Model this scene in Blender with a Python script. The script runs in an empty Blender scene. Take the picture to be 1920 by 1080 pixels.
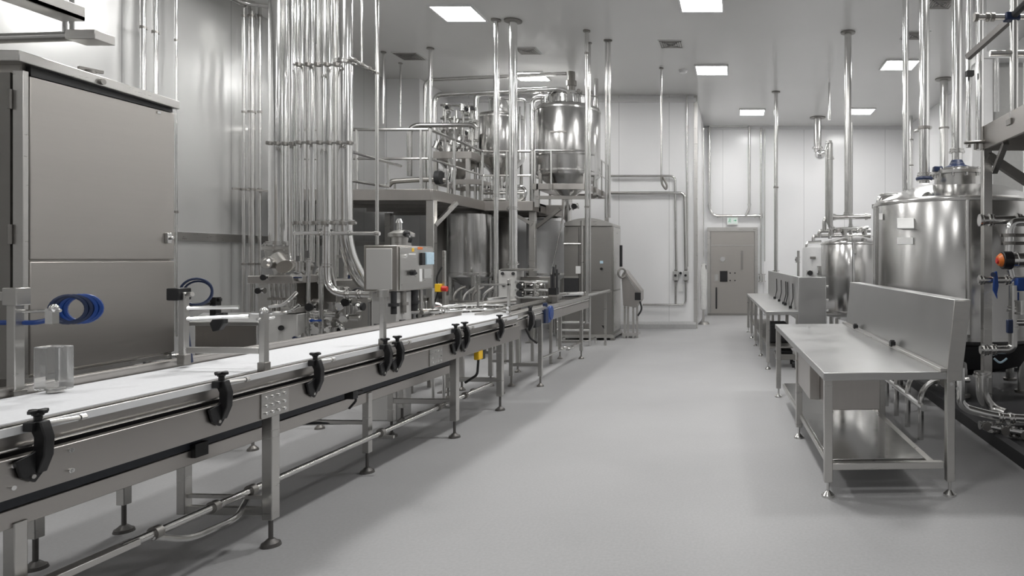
import bpy, bmesh, math, random
from mathutils import Vector, Matrix, Quaternion
random.seed(7)
C = bpy.context.scene.collection
PI = math.pi
F, H, VX, VY = 1250.0, 1.6, 1383.0, 485.0      # focal length in pixels, eye height, vanishing point
CEIL = 5.35

def at(px, py, D):
    """point seen at pixel (px,py) of the photograph standing D metres into the room"""
    return Vector(((px-VX)*D/F, D, H-(py-VY)*D/F))
def zat(py, D): return H-(py-VY)*D/F
def xat(px, D): return (px-VX)*D/F
def m(px, D): return px*D/F                     # pixels to metres at depth D

# ------------------------------------------------------------------ materials
MATS = {}
def mat(name, col, rough=0.5, metal=0.0, noise=0.0, nscale=20.0, stretch=None, bump=0.0, emit=None, estr=0, rvar=0.0, spec=0.5, trans=0, coord='Object'):
    mt = bpy.data.materials.new(name); mt.use_nodes = True
    nt = mt.node_tree; b = nt.nodes['Principled BSDF']
    b.inputs['Base Color'].default_value = (*col, 1)
    b.inputs['Roughness'].default_value = rough
    b.inputs['Metallic'].default_value = metal
    b.inputs['Specular IOR Level'].default_value = spec
    if trans:
        b.inputs['Transmission Weight'].default_value = trans; b.inputs['IOR'].default_value = 1.2
    if emit:
        b.inputs['Emission Color'].default_value = (*emit, 1); b.inputs['Emission Strength'].default_value = estr
    if noise or bump or rvar:
        tc = nt.nodes.new('ShaderNodeTexCoord'); mp = nt.nodes.new('ShaderNodeMapping')
        if stretch: mp.inputs['Scale'].default_value = stretch
        ns = nt.nodes.new('ShaderNodeTexNoise'); ns.inputs['Scale'].default_value = nscale; ns.inputs['Detail'].default_value = 4
        nt.links.new(tc.outputs[coord], mp.inputs['Vector']); nt.links.new(mp.outputs[0], ns.inputs['Vector'])
        if noise:
            r = nt.nodes.new('ShaderNodeMapRange'); r.inputs['From Min'].default_value = .3; r.inputs['From Max'].default_value = .7
            r.inputs['To Min'].default_value = 1-noise; r.inputs['To Max'].default_value = 1+noise
            vm = nt.nodes.new('ShaderNodeVectorMath'); vm.operation = 'SCALE'; vm.inputs[0].default_value = col
            nt.links.new(ns.outputs['Fac'], r.inputs['Value']); nt.links.new(r.outputs[0], vm.inputs['Scale'])
            nt.links.new(vm.outputs[0], b.inputs['Base Color'])
        if rvar:
            r2 = nt.nodes.new('ShaderNodeMapRange'); r2.inputs['From Min'].default_value = .3; r2.inputs['From Max'].default_value = .7
            r2.inputs['To Min'].default_value = max(.02, rough-rvar); r2.inputs['To Max'].default_value = rough+rvar
            nt.links.new(ns.outputs['Fac'], r2.inputs['Value']); nt.links.new(r2.outputs[0], b.inputs['Roughness'])
        if bump:
            bp = nt.nodes.new('ShaderNodeBump'); bp.inputs['Strength'].default_value = bump; bp.inputs['Distance'].default_value = .01
            nt.links.new(ns.outputs['Fac'], bp.inputs['Height']); nt.links.new(bp.outputs[0], b.inputs['Normal'])
    MATS[name] = mt
    return mt

def panel_mat(name, col, rough, metal, period, axis, z_seams=()):
    """sheet-clad wall: fine vertical joints every `period` metres along an axis"""
    mt = mat(name, col, rough, metal, noise=.015, nscale=.8)
    nt = mt.node_tree; b = nt.nodes['Principled BSDF']
    tc = nt.nodes.new('ShaderNodeNewGeometry'); sx = nt.nodes.new('ShaderNodeSeparateXYZ')
    nt.links.new(tc.outputs['Position'], sx.inputs[0])
    def M(op, a, bb):
        n = nt.nodes.new('ShaderNodeMath'); n.operation = op
        for i, v in enumerate((a, bb)):
            if hasattr(v, 'is_output'): nt.links.new(v, n.inputs[i])
            else: n.inputs[i].default_value = v
        return n.outputs[0]
    f = M('FRACT', M('ADD', M('DIVIDE', sx.outputs[axis], period), 100.37), 0)
    seam = M('LESS_THAN', f, .010/period)
    mix = nt.nodes.new('ShaderNodeMix'); mix.data_type = 'RGBA'
    src = b.inputs['Base Color'].links[0].from_socket
    nt.links.new(seam, mix.inputs['Factor']); nt.links.new(src, mix.inputs['A'])
    mix.inputs['B'].default_value = (col[0]*.62, col[1]*.62, col[2]*.62, 1)
    nt.links.new(mix.outputs['Result'], b.inputs['Base Color'])
    return mt

STEEL   = mat('brushed_steel', (.56,.55,.53), .30, 1, noise=.02, nscale=5, stretch=(1,1,10), rvar=.03)
STEELH  = mat('brushed_steel_sheet', (.46,.44,.42), .33, 1, noise=.02, nscale=3, stretch=(12,1,1), rvar=.03)
CABMAT  = mat('grained_cabinet_steel', (.46,.44,.415), .36, 1, noise=.015, nscale=3, stretch=(1,1,20), rvar=.03)
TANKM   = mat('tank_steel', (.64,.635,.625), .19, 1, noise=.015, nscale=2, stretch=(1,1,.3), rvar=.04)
CHROME  = mat('polished_pipe', (.82,.82,.81), .14, 1, noise=.02, nscale=6, rvar=.03)
PIPEM   = mat('satin_pipe', (.65,.645,.63), .22, 1, noise=.03, nscale=8, rvar=.05)
PIPED   = mat('darker_pipe', (.40,.395,.385), .26, 1, noise=.03, nscale=8)
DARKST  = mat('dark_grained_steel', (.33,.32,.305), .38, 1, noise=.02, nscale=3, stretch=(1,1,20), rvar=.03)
PALE    = mat('pale_sheet_or_reflection', (.66,.655,.64), .34, .35, noise=.02, nscale=4)  # pale sheet; on side door and base cabinet, reflected light in the colour
DULL    = mat('dull_steel', (.30,.29,.275), .45, 1, noise=.06, nscale=12, rvar=.08)
TABLEM  = mat('worn_worktop_steel', (.52,.52,.515), .36, 1, noise=.03, nscale=3, rvar=.05)
FOOTM   = mat('dark_foot_steel', (.13,.125,.12), .45, .6, noise=.05, nscale=20)
DARK    = mat('dark_rubber_or_shade', (.025,.025,.027), .6, 0, noise=.1, nscale=30)
BLACK   = mat('black_plastic_or_shade', (.012,.012,.013), .38, 0, noise=.1, nscale=40, rvar=.06)
DBELT   = mat('dark_blue_belt', (.02,.024,.034), .45, 0, noise=.1, nscale=20)
BELT    = mat('white_belt', (.80,.81,.83), .5, 0, noise=.03, nscale=60, bump=.03)
STRIP   = mat('pale_guide_strip', (.72,.73,.74), .35, 0, noise=.02, nscale=30)
BLUE    = mat('blue_plastic', (.008,.05,.24), .38, 0, noise=.08, nscale=20)
CYAN    = mat('pale_blue_screen', (.50,.68,.80), .25, 0, noise=.08, nscale=30)
NAVY    = mat('navy_cable', (.012,.024,.07), .45, 0, noise=.08, nscale=20)
YELLOW  = mat('yellow_plastic', (.85,.52,.02), .4, 0, noise=.05, nscale=20)
ORANGE  = mat('orange_cap', (.75,.19,.03), .4, 0, noise=.05, nscale=20)
RED     = mat('red_button', (.55,.03,.02), .4, 0, noise=.05, nscale=20)
WHITEP  = mat('white_plastic', (.78,.78,.77), .4, 0, noise=.02, nscale=20)
WRAP    = mat('white_wrap', (.72,.72,.70), .6, 0, noise=.06, nscale=16, bump=.2)
GREYB   = mat('grey_box_plastic', (.42,.42,.41), .45, 0, noise=.03, nscale=20)
GREEN   = mat('sign_green', (.05,.42,.20), .4, 0, noise=.03, nscale=20)
CLEAR   = mat('clear_plastic', (.95,.96,.96), .05, 0, trans=.9, noise=.01, nscale=10)
SIGNW   = mat('lit_sign_face', (.55,.62,.58), .4, 0, emit=(.85,1,.93), estr=.12, noise=.01, nscale=10)
LAMP    = mat('lamp_diffuser', (.9,.9,.9), .5, 0, emit=(1,.99,.975), estr=25, noise=.01, nscale=10)
FLOORM  = mat('speckled_epoxy_floor', (.40,.40,.405), .46, 0, noise=.07, nscale=55, bump=.05, rvar=.06, spec=.35)
WALLM   = panel_mat('white_wall_panels', (.85,.85,.855), .22, 0, 1.15, 'X')
WALLY   = panel_mat('white_side_panels', (.85,.85,.855), .22, 0, 1.15, 'Y')
WALLS   = panel_mat('steel_wall_panels', (.70,.70,.695), .24, .65, 1.72, 'Y')
CEILM   = mat('ceiling_panels', (.70,.70,.69), .24, 0, noise=.015, nscale=.7)
KERB    = mat('kerb_resin', (.44,.44,.44), .45, 0, noise=.05, nscale=30)
TRIMW   = mat('white_trim', (.72,.72,.72), .35, 0, noise=.02, nscale=20)
# broad soft wear on the floor
nt = FLOORM.node_tree; b = nt.nodes['Principled BSDF']; src = b.inputs['Base Color'].links[0].from_socket
n2 = nt.nodes.new('ShaderNodeTexNoise'); n2.inputs['Scale'].default_value = .8; n2.inputs['Detail'].default_value = 5
tc2 = nt.nodes.new('ShaderNodeTexCoord'); nt.links.new(tc2.outputs['Object'], n2.inputs['Vector'])
r3 = nt.nodes.new('ShaderNodeMapRange'); r3.inputs['From Min'].default_value=.3; r3.inputs['From Max'].default_value=.7; r3.inputs['To Min'].default_value=.94; r3.inputs['To Max'].default_value=1.06
v3 = nt.nodes.new('ShaderNodeVectorMath'); v3.operation='SCALE'
nt.links.new(n2.outputs['Fac'], r3.inputs['Value']); nt.links.new(src, v3.inputs[0]); nt.links.new(r3.outputs[0], v3.inputs['Scale']); nt.links.new(v3.outputs[0], b.inputs['Base Color'])

# ------------------------------------------------------------------ mesh builder
LOCAL = set()
def frame(d):
    d = d.normalized(); a = Vector((0,0,1)) if abs(d.z) < .9 else Vector((1,0,0))
    x = d.cross(a).normalized(); return x, d.cross(x).normalized()
def fillet(pts, R, n=5):
    pts = [Vector(p) for p in pts]
    if not R or len(pts) < 3: return pts
    out = [pts[0]]
    for i in range(1, len(pts)-1):
        p, a, c = pts[i], pts[i-1], pts[i+1]
        d1 = a-p; d2 = c-p
        t = min(R, .48*d1.length, .48*d2.length)
        s = p+d1.normalized()*t; e = p+d2.normalized()*t
        for k in range(n+1):
            u = k/n
            # blend towards a circular arc
            out.append(s*(1-u)**2 + p*2*u*(1-u) + e*u*u)
    out.append(pts[-1]); return out

class MB:
    def __init__(s): s.v = []; s.f = []
    def add(s, vs, fs):
        o = len(s.v); s.v += [Vector(v) for v in vs]; s.f += [tuple(i+o for i in f) for f in fs]; return s
    def box(s, x0, x1, y0, y1, z0, z1):
        x0,x1 = sorted((x0,x1)); y0,y1 = sorted((y0,y1)); z0,z1 = sorted((z0,z1))
        return s.add([(x0,y0,z0),(x1,y0,z0),(x1,y1,z0),(x0,y1,z0),(x0,y0,z1),(x1,y0,z1),(x1,y1,z1),(x0,y1,z1)],
                     [(0,3,2,1),(4,5,6,7),(0,1,5,4),(1,2,6,5),(2,3,7,6),(3,0,4,7)])
    def cbox(s, c, sx, sy, sz): 
        return s.box(c[0]-sx/2, c[0]+sx/2, c[1]-sy/2, c[1]+sy/2, c[2]-sz/2, c[2]+sz/2)
    def bar(s, p, q, w, h):
        """rectangular bar from p to q: w across, h in the upright direction"""
        p, q = Vector(p), Vector(q); d = (q-p).normalized()
        up = Vector((0,0,1)) if abs(d.z) < .95 else Vector((0,1,0))
        x = d.cross(up).normalized()*w/2; y = d.cross(x).normalized()*h/2
        vs = [p-x-y,p+x-y,p+x+y,p-x+y,q-x-y,q+x-y,q+x+y,q-x+y]
        return s.add(vs, [(0,3,2,1),(4,5,6,7),(0,1,5,4),(1,2,6,5),(2,3,7,6),(3,0,4,7)])
    def tube(s, pts, r, seg=12, bend=None):
        pts = fillet(pts, bend if bend is not None else r*3)
        pts = [p for i, p in enumerate(pts) if i == 0 or (p-pts[i-1]).length > 1e-5]
        rs = r if isinstance(r, (list,tuple)) else [r]*len(pts)
        d = (pts[1]-pts[0]).normalized(); x, y = frame(d); vs = []; fs = []; n = len(pts)
        for i, p in enumerate(pts):
            nd = (pts[min(i+1,n-1)]-pts[max(i-1,0)]).normalized()
            q = d.rotation_difference(nd); x = q @ x; y = q @ y; d = nd
            for k in range(seg):
                t = 2*PI*k/seg; vs.append(p + (x*math.cos(t)+y*math.sin(t))*rs[i])
        for i in range(n-1):
            for k in range(seg):
                a = i*seg+k; bb = i*seg+(k+1)%seg; fs.append((a, bb, bb+seg, a+seg))
        fs.append(tuple(range(seg-1,-1,-1))); fs.append(tuple((n-1)*seg+k for k in range(seg)))
        return s.add(vs, fs)
    def cyl(s, p, q, r, r2=None, seg=16):
        p, q = Vector(p), Vector(q); x, y = frame(q-p); vs = []
        for c, rr in ((p,r),(q,r if r2 is None else r2)):
            for k in range(seg):
                t = 2*PI*k/seg; vs.append(c+(x*math.cos(t)+y*math.sin(t))*rr)
        fs = [(k,(k+1)%seg,(k+1)%seg+seg,k+seg) for k in range(seg)]
        fs += [tuple(range(seg-1,-1,-1)), tuple(range(seg,2*seg))]
        return s.add(vs, fs)
    def disc(s, c, axis, r, h, seg=16):
        a = Vector(axis).normalized()*h/2; c = Vector(c); return s.cyl(c-a, c+a, r, seg=seg)
    def lathe(s, c, prof, seg=40):
        vs = []; fs = []; n = len(prof)
        for r, z in prof:
            for k in range(seg):
                t = 2*PI*k/seg; vs.append((c[0]+max(r,1e-4)*math.cos(t), c[1]+max(r,1e-4)*math.sin(t), c[2]+z))
        for i in range(n-1):
            for k in range(seg):
                a = i*seg+k; bb = i*seg+(k+1)%seg; fs.append((a,bb,bb+seg,a+seg))
        fs.append(tuple(range(seg-1,-1,-1))); fs.append(tuple((n-1)*seg+k for k in range(seg)))
        return s.add(vs, fs)
    def torus(s, c, axis, R, r, seg=24, ts=8):
        a = Vector(axis).normalized(); x, y = frame(a); vs = []; fs = []; c = Vector(c)
        for i in range(seg):
            t = 2*PI*i/seg; d = x*math.cos(t)+y*math.sin(t)
            for k in range(ts):
                u = 2*PI*k/ts; vs.append(c+d*(R+r*math.cos(u))+a*r*math.sin(u))
        for i in range(seg):
            for k in range(ts):
                i2=(i+1)%seg; k2=(k+1)%ts; fs.append((i*ts+k,i2*ts+k,i2*ts+k2,i*ts+k2))
        return s.add(vs, fs)
    def prism(s, poly, axis, t0, t1):
        """extrude a 2D polygon; axis 'x': poly is (y,z); 'y': (x,z); 'z': (x,y)"""
        def P(a, bb, t): return {'x':(t,a,bb),'y':(a,t,bb),'z':(a,bb,t)}[axis]
        n = len(poly); vs = [P(a,bb,t0) for a,bb in poly]+[P(a,bb,t1) for a,bb in poly]
        fs = [(k,(k+1)%n,(k+1)%n+n,k+n) for k in range(n)]+[tuple(range(n-1,-1,-1)),tuple(range(n,2*n))]
        return s.add(vs, fs)
    def ball(s, c, r, seg=12, sz=1.0):
        prof = [(r*math.sin(PI*i/8), -r*sz*math.cos(PI*i/8)) for i in range(9)]
        return s.lathe(c, prof, seg)
    def build(s, name, material, parent=None, bevel=0, label=None):
        vs = s.v
        if parent is None:
            lo = Vector([min(v[i] for v in vs) for i in range(3)]); hi = Vector([max(v[i] for v in vs) for i in range(3)])
            org = Vector(((lo.x+hi.x)/2, (lo.y+hi.y)/2, lo.z))
        elif parent.name in LOCAL: org = Vector((0,0,0))
        else:
            org = parent.location.copy(); q = parent.parent
            while q is not None: org += q.location; q = q.parent
            if parent.parent is not None:
                q = parent
                while q.parent is not None: q = q.parent
                if q.name in LOCAL: org = Vector((0,0,0))
        me = bpy.data.meshes.new(name); me.from_pydata([v-org for v in vs], [], s.f)
        bm = bmesh.new(); bm.from_mesh(me); bmesh.ops.recalc_face_normals(bm, faces=bm.faces)
        for f in bm.faces: f.smooth = True
        for e in bm.edges:
            if len(e.link_faces) != 2 or e.calc_face_angle(0) > math.radians(32): e.smooth = False
        bm.to_mesh(me); bm.free()
        me.materials.append(material)
        o = bpy.data.objects.new(name, me); C.objects.link(o)
        if parent is None: o.location = org
        else: o.parent = parent
        if bevel:
            bv = o.modifiers.new('bevel', 'BEVEL'); bv.width = bevel; bv.segments = 2; bv.limit_method = 'ANGLE'; bv.angle_limit = math.radians(40)
        if label: o['label'] = label
        return o

def tag(o, label, cat, group=None):
    o['label'] = label; o['category'] = cat
    if group: o['group'] = group
    return o
def thing(name, label, cat, loc, group=None, rz=None):
    o = bpy.data.objects.new(name, None); C.objects.link(o); o.location = loc; o.empty_display_size = .1
    if rz is not None: o.rotation_euler = (0,0,rz); LOCAL.add(o.name)
    return tag(o, label, cat, group)
def struct(mb, name, material, parent=None):
    o = mb.build(name, material, parent)
    if parent is None: o['kind'] = 'structure'
    return o

# ------------------------------------------------------------------ camera and render look
cam = bpy.data.cameras.new('camera'); co = bpy.data.objects.new('camera', cam); C.objects.link(co)
co.location = (0,0,H); co.rotation_euler = (PI/2,0,0)
cam.sensor_width = 36; cam.sensor_fit = 'HORIZONTAL'; cam.lens = 36*F/1920
cam.shift_x = -(VX-960)/1920; cam.shift_y = -(540-VY)/1920
cam.clip_start = .05
sc = bpy.context.scene; sc.camera = co
sc.view_settings.view_transform = 'Standard'; sc.view_settings.look = 'None'; sc.view_settings.gamma = 1
sc.view_settings.use_curve_mapping = False; sc.view_settings.exposure = 0.78
w = bpy.data.worlds.new('world'); sc.world = w; w.use_nodes = True
w.node_tree.nodes['Background'].inputs[0].default_value = (.5,.5,.5,1); w.node_tree.nodes['Background'].inputs[1].default_value = .1
sc.cycles.max_bounces = 8; sc.cycles.glossy_bounces = 5; sc.cycles.diffuse_bounces = 4
sc.cycles.sample_clamp_indirect = 6
sc.cycles.use_denoising = True

# ------------------------------------------------------------------ the room
XL, XR, YB, YR, YF = -7.36, 4.84, 15.3, 18.9, -4.5
XJ, YJ, XC = -6.63, 13.9, -0.955
struct(MB().box(XL-.3, XR+.3, YF-.3, YR+.3, -.2, 0), 'floor', FLOORM)
struct(MB().box(XL-.3, XR+.3, YF-.3, YR+.3, CEIL, CEIL+.2), 'ceiling', CEILM)
struct(MB().box(XL-.2, XL, YF, YJ+.2, 0, CEIL), 'wall_left', WALLS)
struct(MB().box(XL, XJ, YJ, YJ+.2, 0, CEIL).box(XJ-.2, XJ, YJ+.2, YB+.2, 0, CEIL), 'wall_corner', WALLM)
struct(MB().box(XJ, XC, YB, YB+.2, 0, CEIL).box(XC-.2, XC, YB+.2, YR, 0, CEIL), 'wall_back', WALLM)
struct(MB().box(XC-.2, XR, YR, YR+.2, 0, CEIL), 'wall_recess', WALLM)
struct(MB().box(XR, XR+.2, YF, YR+.2, 0, CEIL), 'wall_right', WALLY)
struct(MB().box(XL-.2, XR+.2, YF-.2, YF, 0, CEIL), 'wall_front', WALLM)
struct(MB().prism([(YB-.10,0),(YB,0),(YB,.16),(YB-.05,.14),(YB-.10,.10)], 'x', XJ, XC), 'baseboard_back', KERB)
struct(MB().prism([(YR-.08,0),(YR,0),(YR,.15),(YR-.04,.13),(YR-.08,.09)], 'x', .75, XR), 'baseboard_recess', KERB)
struct(MB().box(XJ, XC, YB-.05, YB, CEIL-.16, CEIL-.07), 'trim_1', TRIMW)
struct(MB().box(XC, XR, YR-.05, YR, CEIL-.09, CEIL), 'trim_2', TRIMW)
struct(MB().box(XL, XL+.035, 7.2, YJ, 1.84, 1.95), 'trim_3', STEEL)
struct(MB().box(XC-.05, XC+.035, YB-.035, YB, .0, CEIL-.02).box(XC, XC+.035, YB, YB+.10, 0, CEIL-.02), 'trim_4', STEEL)

# sliding cold-room door in the recess
D = YR
xl, xr, zt = xat(1330,D), xat(1417,D), zat(430,D)
dr = struct(MB().box(xl+.04, xr-.04, D-.09, D-.01, .04, zt-.05), 'door_1', CABMAT)
MB().box(xl-.05, xl+.03, D-.11, D, 0, zt).box(xr-.03, xr+.05, D-.11, D, 0, zt).box(xl-.05, xr+.05, D-.13, D, zt-.06, zt+.05).build('door_frame', STEEL, dr)
MB().box(xl-.04, xr+.04, D-.12, D-.09, 0, .06).build('threshold', DULL, dr)
MB().box(xl+.03, xr-.03, D-.105, D-.09, zt-.47, zt-.44).build('track_seam', STEEL, dr)
MB().box(xat(1350,D), xat(1364,D), D-.14, D-.09, zat(528,D), zat(508,D)).build('lock_box', BLACK, dr)
MB().tube([at(1343,540,D-.10), at(1343,540,D-.16), at(1343,578,D-.16), at(1343,578,D-.10)], .022, 8).build('pull_handle', DARK, dr)
MB().cyl(at(1355,486,D-.10), at(1355,486,D-.17), .07).build('knob', CHROME, dr)
MB().box(xat(1389,D), xat(1393,D), D-.12, D-.09, zat(505,D), zat(470,D)).build('latch_bar', DULL, dr)
MB().box(xat(1340,D), xat(1347,D), D-.115, D-.09, zat(526,D), zat(514,D)).build('sticker', GREYB, dr)
for i in range(4):
    MB().ball(at(1369+9*(i%2), 512+14*(i//2), D-.10), .02, 8).build('bolt', DARK, dr)

# exit sign over the door: two lit faces with the running figure and the arrow
T = thing('exit_sign', 'small lit white and green exit sign mounted above the steel door', 'sign', at(1373,422,D-.10))
x0, x1, z0, z1 = xat(1363,D), xat(1383.5,D), zat(422,D), zat(407,D)
MB().box(x0, x1, D-.10, D, z0, z1).build('housing', WHITEP, T, .005)
xm = (x0+x1)/2
MB().box(x0+.012, xm-.006, D-.104, D-.10, z0+.03, z1-.02).build('face', SIGNW, T)
MB().box(xm+.006, x1-.012, D-.104, D-.10, z0+.03, z1-.02).build('face', SIGNW, T)
g = MB(); cx = (x0+xm)/2; cz = (z0+z1)/2+.01
g.ball((cx+.01, D-.107, cz+.045), .013, 8).bar((cx+.005,D-.106,cz+.03),(cx-.005,D-.106,cz-.01),.006,.02).bar((cx,D-.106,cz-.01),(cx+.03,D-.106,cz-.045),.006,.011).bar((cx-.005,D-.106,cz-.01),(cx-.035,D-.106,cz-.04),.006,.011).bar((cx,D-.106,cz+.02),(cx+.035,D-.106,cz+.005),.006,.009)
g.build('running_figure', GREEN, T)
cx = (x1+xm)/2
MB().prism([(cx-.04,cz-.008),(cx+.005,cz-.008),(cx+.005,cz-.03),(cx+.04,cz),(cx+.005,cz+.03),(cx+.005,cz+.008),(cx-.04,cz+.008)], 'y', D-.107, D-.104).build('arrow', GREEN, T)

# ceiling lights
LIGHTS = [(-4.25,10.15,'above the tall pipe risers'), (-4.23,13.65,'above the cone-bottomed tank, half behind a pipe'),
          (-.53,9.75,'cut by the top edge over the aisle'), (-.51,13.2,'over the aisle before the back wall corner'),
          (.37,17.0,'in the recess over the steel door'), (3.12,16.9,'in the recess over the small tanks'), (3.12,12.85,'over the tanks with a thin pipe crossing it')]
for x, y, t in LIGHTS:
    T = thing('ceiling_light', 'square glowing ceiling panel light '+t, 'ceiling light', (x,y,CEIL-.03), 'square ceiling panel lights')
    s = .30
    MB().box(x-s-.03,x-s,y-s-.03,y+s+.03,CEIL-.03,CEIL).box(x+s,x+s+.03,y-s-.03,y+s+.03,CEIL-.03,CEIL).box(x-s,x+s,y-s-.03,y-s,CEIL-.03,CEIL).box(x-s,x+s,y+s,y+s+.03,CEIL-.03,CEIL).build('frame', TRIMW, T)
    MB().box(x-s,x+s,y-s,y+s,CEIL-.022,CEIL-.002).build('diffuser', LAMP, T)
for x, y, k in [(-4.25,6.4,1.1),(-5.7,8.7,.8),(-.53,6.2,1.25),(3.12,6.2,1.1),(-.53,2.6,.6),(-4.25,2.6,.45),(-.53,-1.2,.3),(-4.25,-1.2,.6)]:  # out-of-view ceiling lamps; leftmost one added to brighten the risers and wall
    la = bpy.data.lights.new('ceiling_or_fill_lamp', 'AREA'); la.shape = 'SQUARE'; la.size = .6; la.energy = 40*.36*PI*k; la.color = (1,.99,.975)
    lo = bpy.data.objects.new('ceiling_or_fill_lamp', la); C.objects.link(lo); lo.location = (x,y,CEIL-.03)

# ceiling air diffusers
for px, py, s, t in [(1258,82,.42,'over the middle of the aisle'), (990,95,.40,'behind the tall thick pipe'), (768,105,.46,'near the left wall corner'),
                     (1762,6,.42,'at the top edge above the big tank'), (1716,66,.42,'just before the right-hand panel light')]:
    D = 3.75*F/(VY-py); x = xat(px,D)
    T = thing('ceiling_vent', 'square grey ceiling air diffuser '+t, 'vent', (x,D,CEIL-.02), 'ceiling air diffusers')
    MB().box(x-s/2,x+s/2,D-s/2,D+s/2,CEIL-.012,CEIL).build('frame', CEILM, T)
    g = MB()
    for k in range(5):
        h = s/2*(.9-.18*k); z = CEIL-.012-.003*k
        for a, bb, c, d in ((-h,h,-h,-h+.02),(-h,h,h-.02,h),(-h,-h+.02,-h,h),(h-.02,h,-h,h)):
            g.box(x+a,x+bb,D+c,D+d,z-.006,z)
    g.build('louvre', DULL, T)
D = 3.75*F/(VY-132); x = xat(1281,D)
tag(MB().cyl((x,D,CEIL),(x,D,CEIL-.05),.09,.07).build('smoke_detector', TRIMW), 'small round detector on the ceiling left of an aisle light', 'detector')

# ------------------------------------------------------------------ pipe helper
def pipe(label, pts, r, name='steel_pipe', cat='pipe', group=None, material=None, bend=None, flanges=(), clamps=(), seg=14, top_flange=False, extra=None):
    material = material or PIPEM
    pts = [Vector(p) for p in pts]
    lowest = min(pts, key=lambda p: p.z)
    if not flanges and not clamps and not top_flange and extra is None:
        return tag(MB().tube(pts, r, seg, bend).build(name, material), label, cat, group)
    T = thing(name, label, cat, lowest, group)
    MB().tube(pts, r, seg, bend).build('pipe', material, T)
    if top_flange:
        p = max(pts, key=lambda p: p.z)
        MB().disc((p.x,p.y,p.z-.012),(0,0,1),r*2.1,.02).build('ceiling_flange', DULL, T)
    for c, ax in flanges:
        MB().disc(c, ax, r*1.45, max(.02, r*.35)).disc(Vector(c)+Vector(ax).normalized()*.03, ax, r*1.3, .012).build('flange', PIPEM, T)
    for c in clamps:
        c = Vector(c)
        MB().disc(c,(0,0,1),r*1.25,.03).box(c.x-r*.3,c.x+r*.3,c.y,c.y+r*2.2,c.z-.012,c.z+.012).build('clamp', DULL, T)
    if extra: extra(T)
    return T

def valve(T, p, axis=(0,0,1), s=.05, kind='handle', col=None, name='valve'):
    """hygienic valve: body, bonnet and an actuator or a lever handle"""
    p = Vector(p); a = Vector(axis).normalized(); x, y = frame(a)
    v = MB().disc(p, a, s*.85, s*2.2, 12).disc(p-a*s*1.1, a, s*1.15, s*.3, 12).disc(p+a*s*1.1, a, s*1.15, s*.3, 12).cyl(p, p+x*s*1.5, s*.5, seg=10).build(name, PIPEM, T)
    if kind == 'handle':
        h = p+x*s*1.5
        MB().cyl(h, h+x*s*.5, s*.4, seg=10).bar(h+x*s*.4-a*s*.3, h+x*s*.4+a*s*2.6, s*.7, s*.35).build('lever', col or BLUE, v)
    elif kind == 'actuator':
        h = p+x*s*1.5
        MB().cyl(h, h+x*s*2.4, s*.95, seg=14).cyl(h+x*s*2.4, h+x*s*2.7, s*.7, s*.4, seg=14).build('actuator', col or CHROME, v)
    elif kind == 'knob':
        h = p+x*s*1.5
        MB().cyl(h, h+x*s*.6, s*1.1, seg=12).build('hand_knob', col or BLACK, v)
    return v

def foot(g, x, y, z1, r=.05):
    g.cyl((x,y,.03),(x,y,z1),.012,seg=10); g.cyl((x,y,0),(x,y,.018),r,r*.9,16); g.cyl((x,y,.018),(x,y,.04),r*.8,.018,16)
    return g

# ================================================================== LEFT: main belt conveyor (local frame: y along, +x to the aisle)
ANG = math.atan(.053); OX, OY = -2.70, 2.44
def loc(px, xl, extra=0):
    """distance along the conveyor at which pixel column px meets the local line x = xl"""
    k = (px-VX)/F
    # world X = OX + xl*cos + u*sin ; world Y = OY - xl*sin + u*cos
    ca, sa = math.cos(ANG), math.sin(ANG)
    return (k*(OY-xl*sa)-OX-xl*ca)/(sa-k*ca)
def l2w(x, u, z=0):
    ca, sa = math.cos(ANG), math.sin(ANG)
    return Vector((OX+x*ca+u*sa, OY-x*sa+u*ca, z))
def leg_at(T, x, u, ztop, size=.055, zfoot=.14, mat_=STEEL, r=.052):
    lg = MB().box(x-size/2,x+size/2,u-size/2,u+size/2,zfoot,ztop).build('leg', mat_, T, .004)
    foot(MB(), x, u, zfoot+.01, r).build('foot', FOOTM, lg)
    return lg
def bracket(T, x, u, z, col=None, pin=True, s=1.0):
    """black guide-rail bracket with its T-knob"""
    k = col or BLACK
    sx = 1 if pin else -1                       # the far-side brackets face the other way
    X_ = lambda d: x+.05+sx*(d-.05)
    poly = [(X_(.022),z+.03),(X_(.078),z+.03),(X_(.098),z-.03),(X_(.094),z-.10),(X_(.066),z-.165),(X_(.050),z-.16),(X_(.052),z-.03)]
    a = MB().prism(poly, 'y', u-.018, u+.018).build('guide_bracket', k, T, .004)
    MB().prism([(u+.02,z-.06),(u-.03,z-.085),(u-.085,z-.10),(u-.065,z-.165),(u-.02,z-.195),(u+.02,z-.15)], 'x', X_(.050), X_(.064)).build('mount_plate', k, a, .003)
    MB().cyl((x+.05,u,z+.028),(x+.05,u,z+.05),.013,seg=10).cyl((x+.05,u,z+.048),(x+.05,u,z+.060),.018,seg=10).bar((x+.05,u-.032,z+.064),(x+.05,u+.032,z+.064),.018,.014).bar((x+.018,u,z+.064),(x+.082,u,z+.064),.018,.014).build('knob', k, a, .003)
    MB().cbox((x+.045,u-.02,z+.012),.035,.03,.035).build('rod_clamp', k, a, .004)
    if pin: MB().cyl((x+.02,u+.02,z+.01),(x+.05,u+.15,z+.005),.009,seg=8).cyl((x+.05,u+.15,z+.005),(x+.052,u+.17,z+.005),.013,seg=8).build('pin', STEEL, a)
    MB().cyl((X_(.064),u-.03,z-.17),(X_(.070),u-.03,z-.17),.008,seg=8).build('bolt', STEEL, a)
    return a

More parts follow.
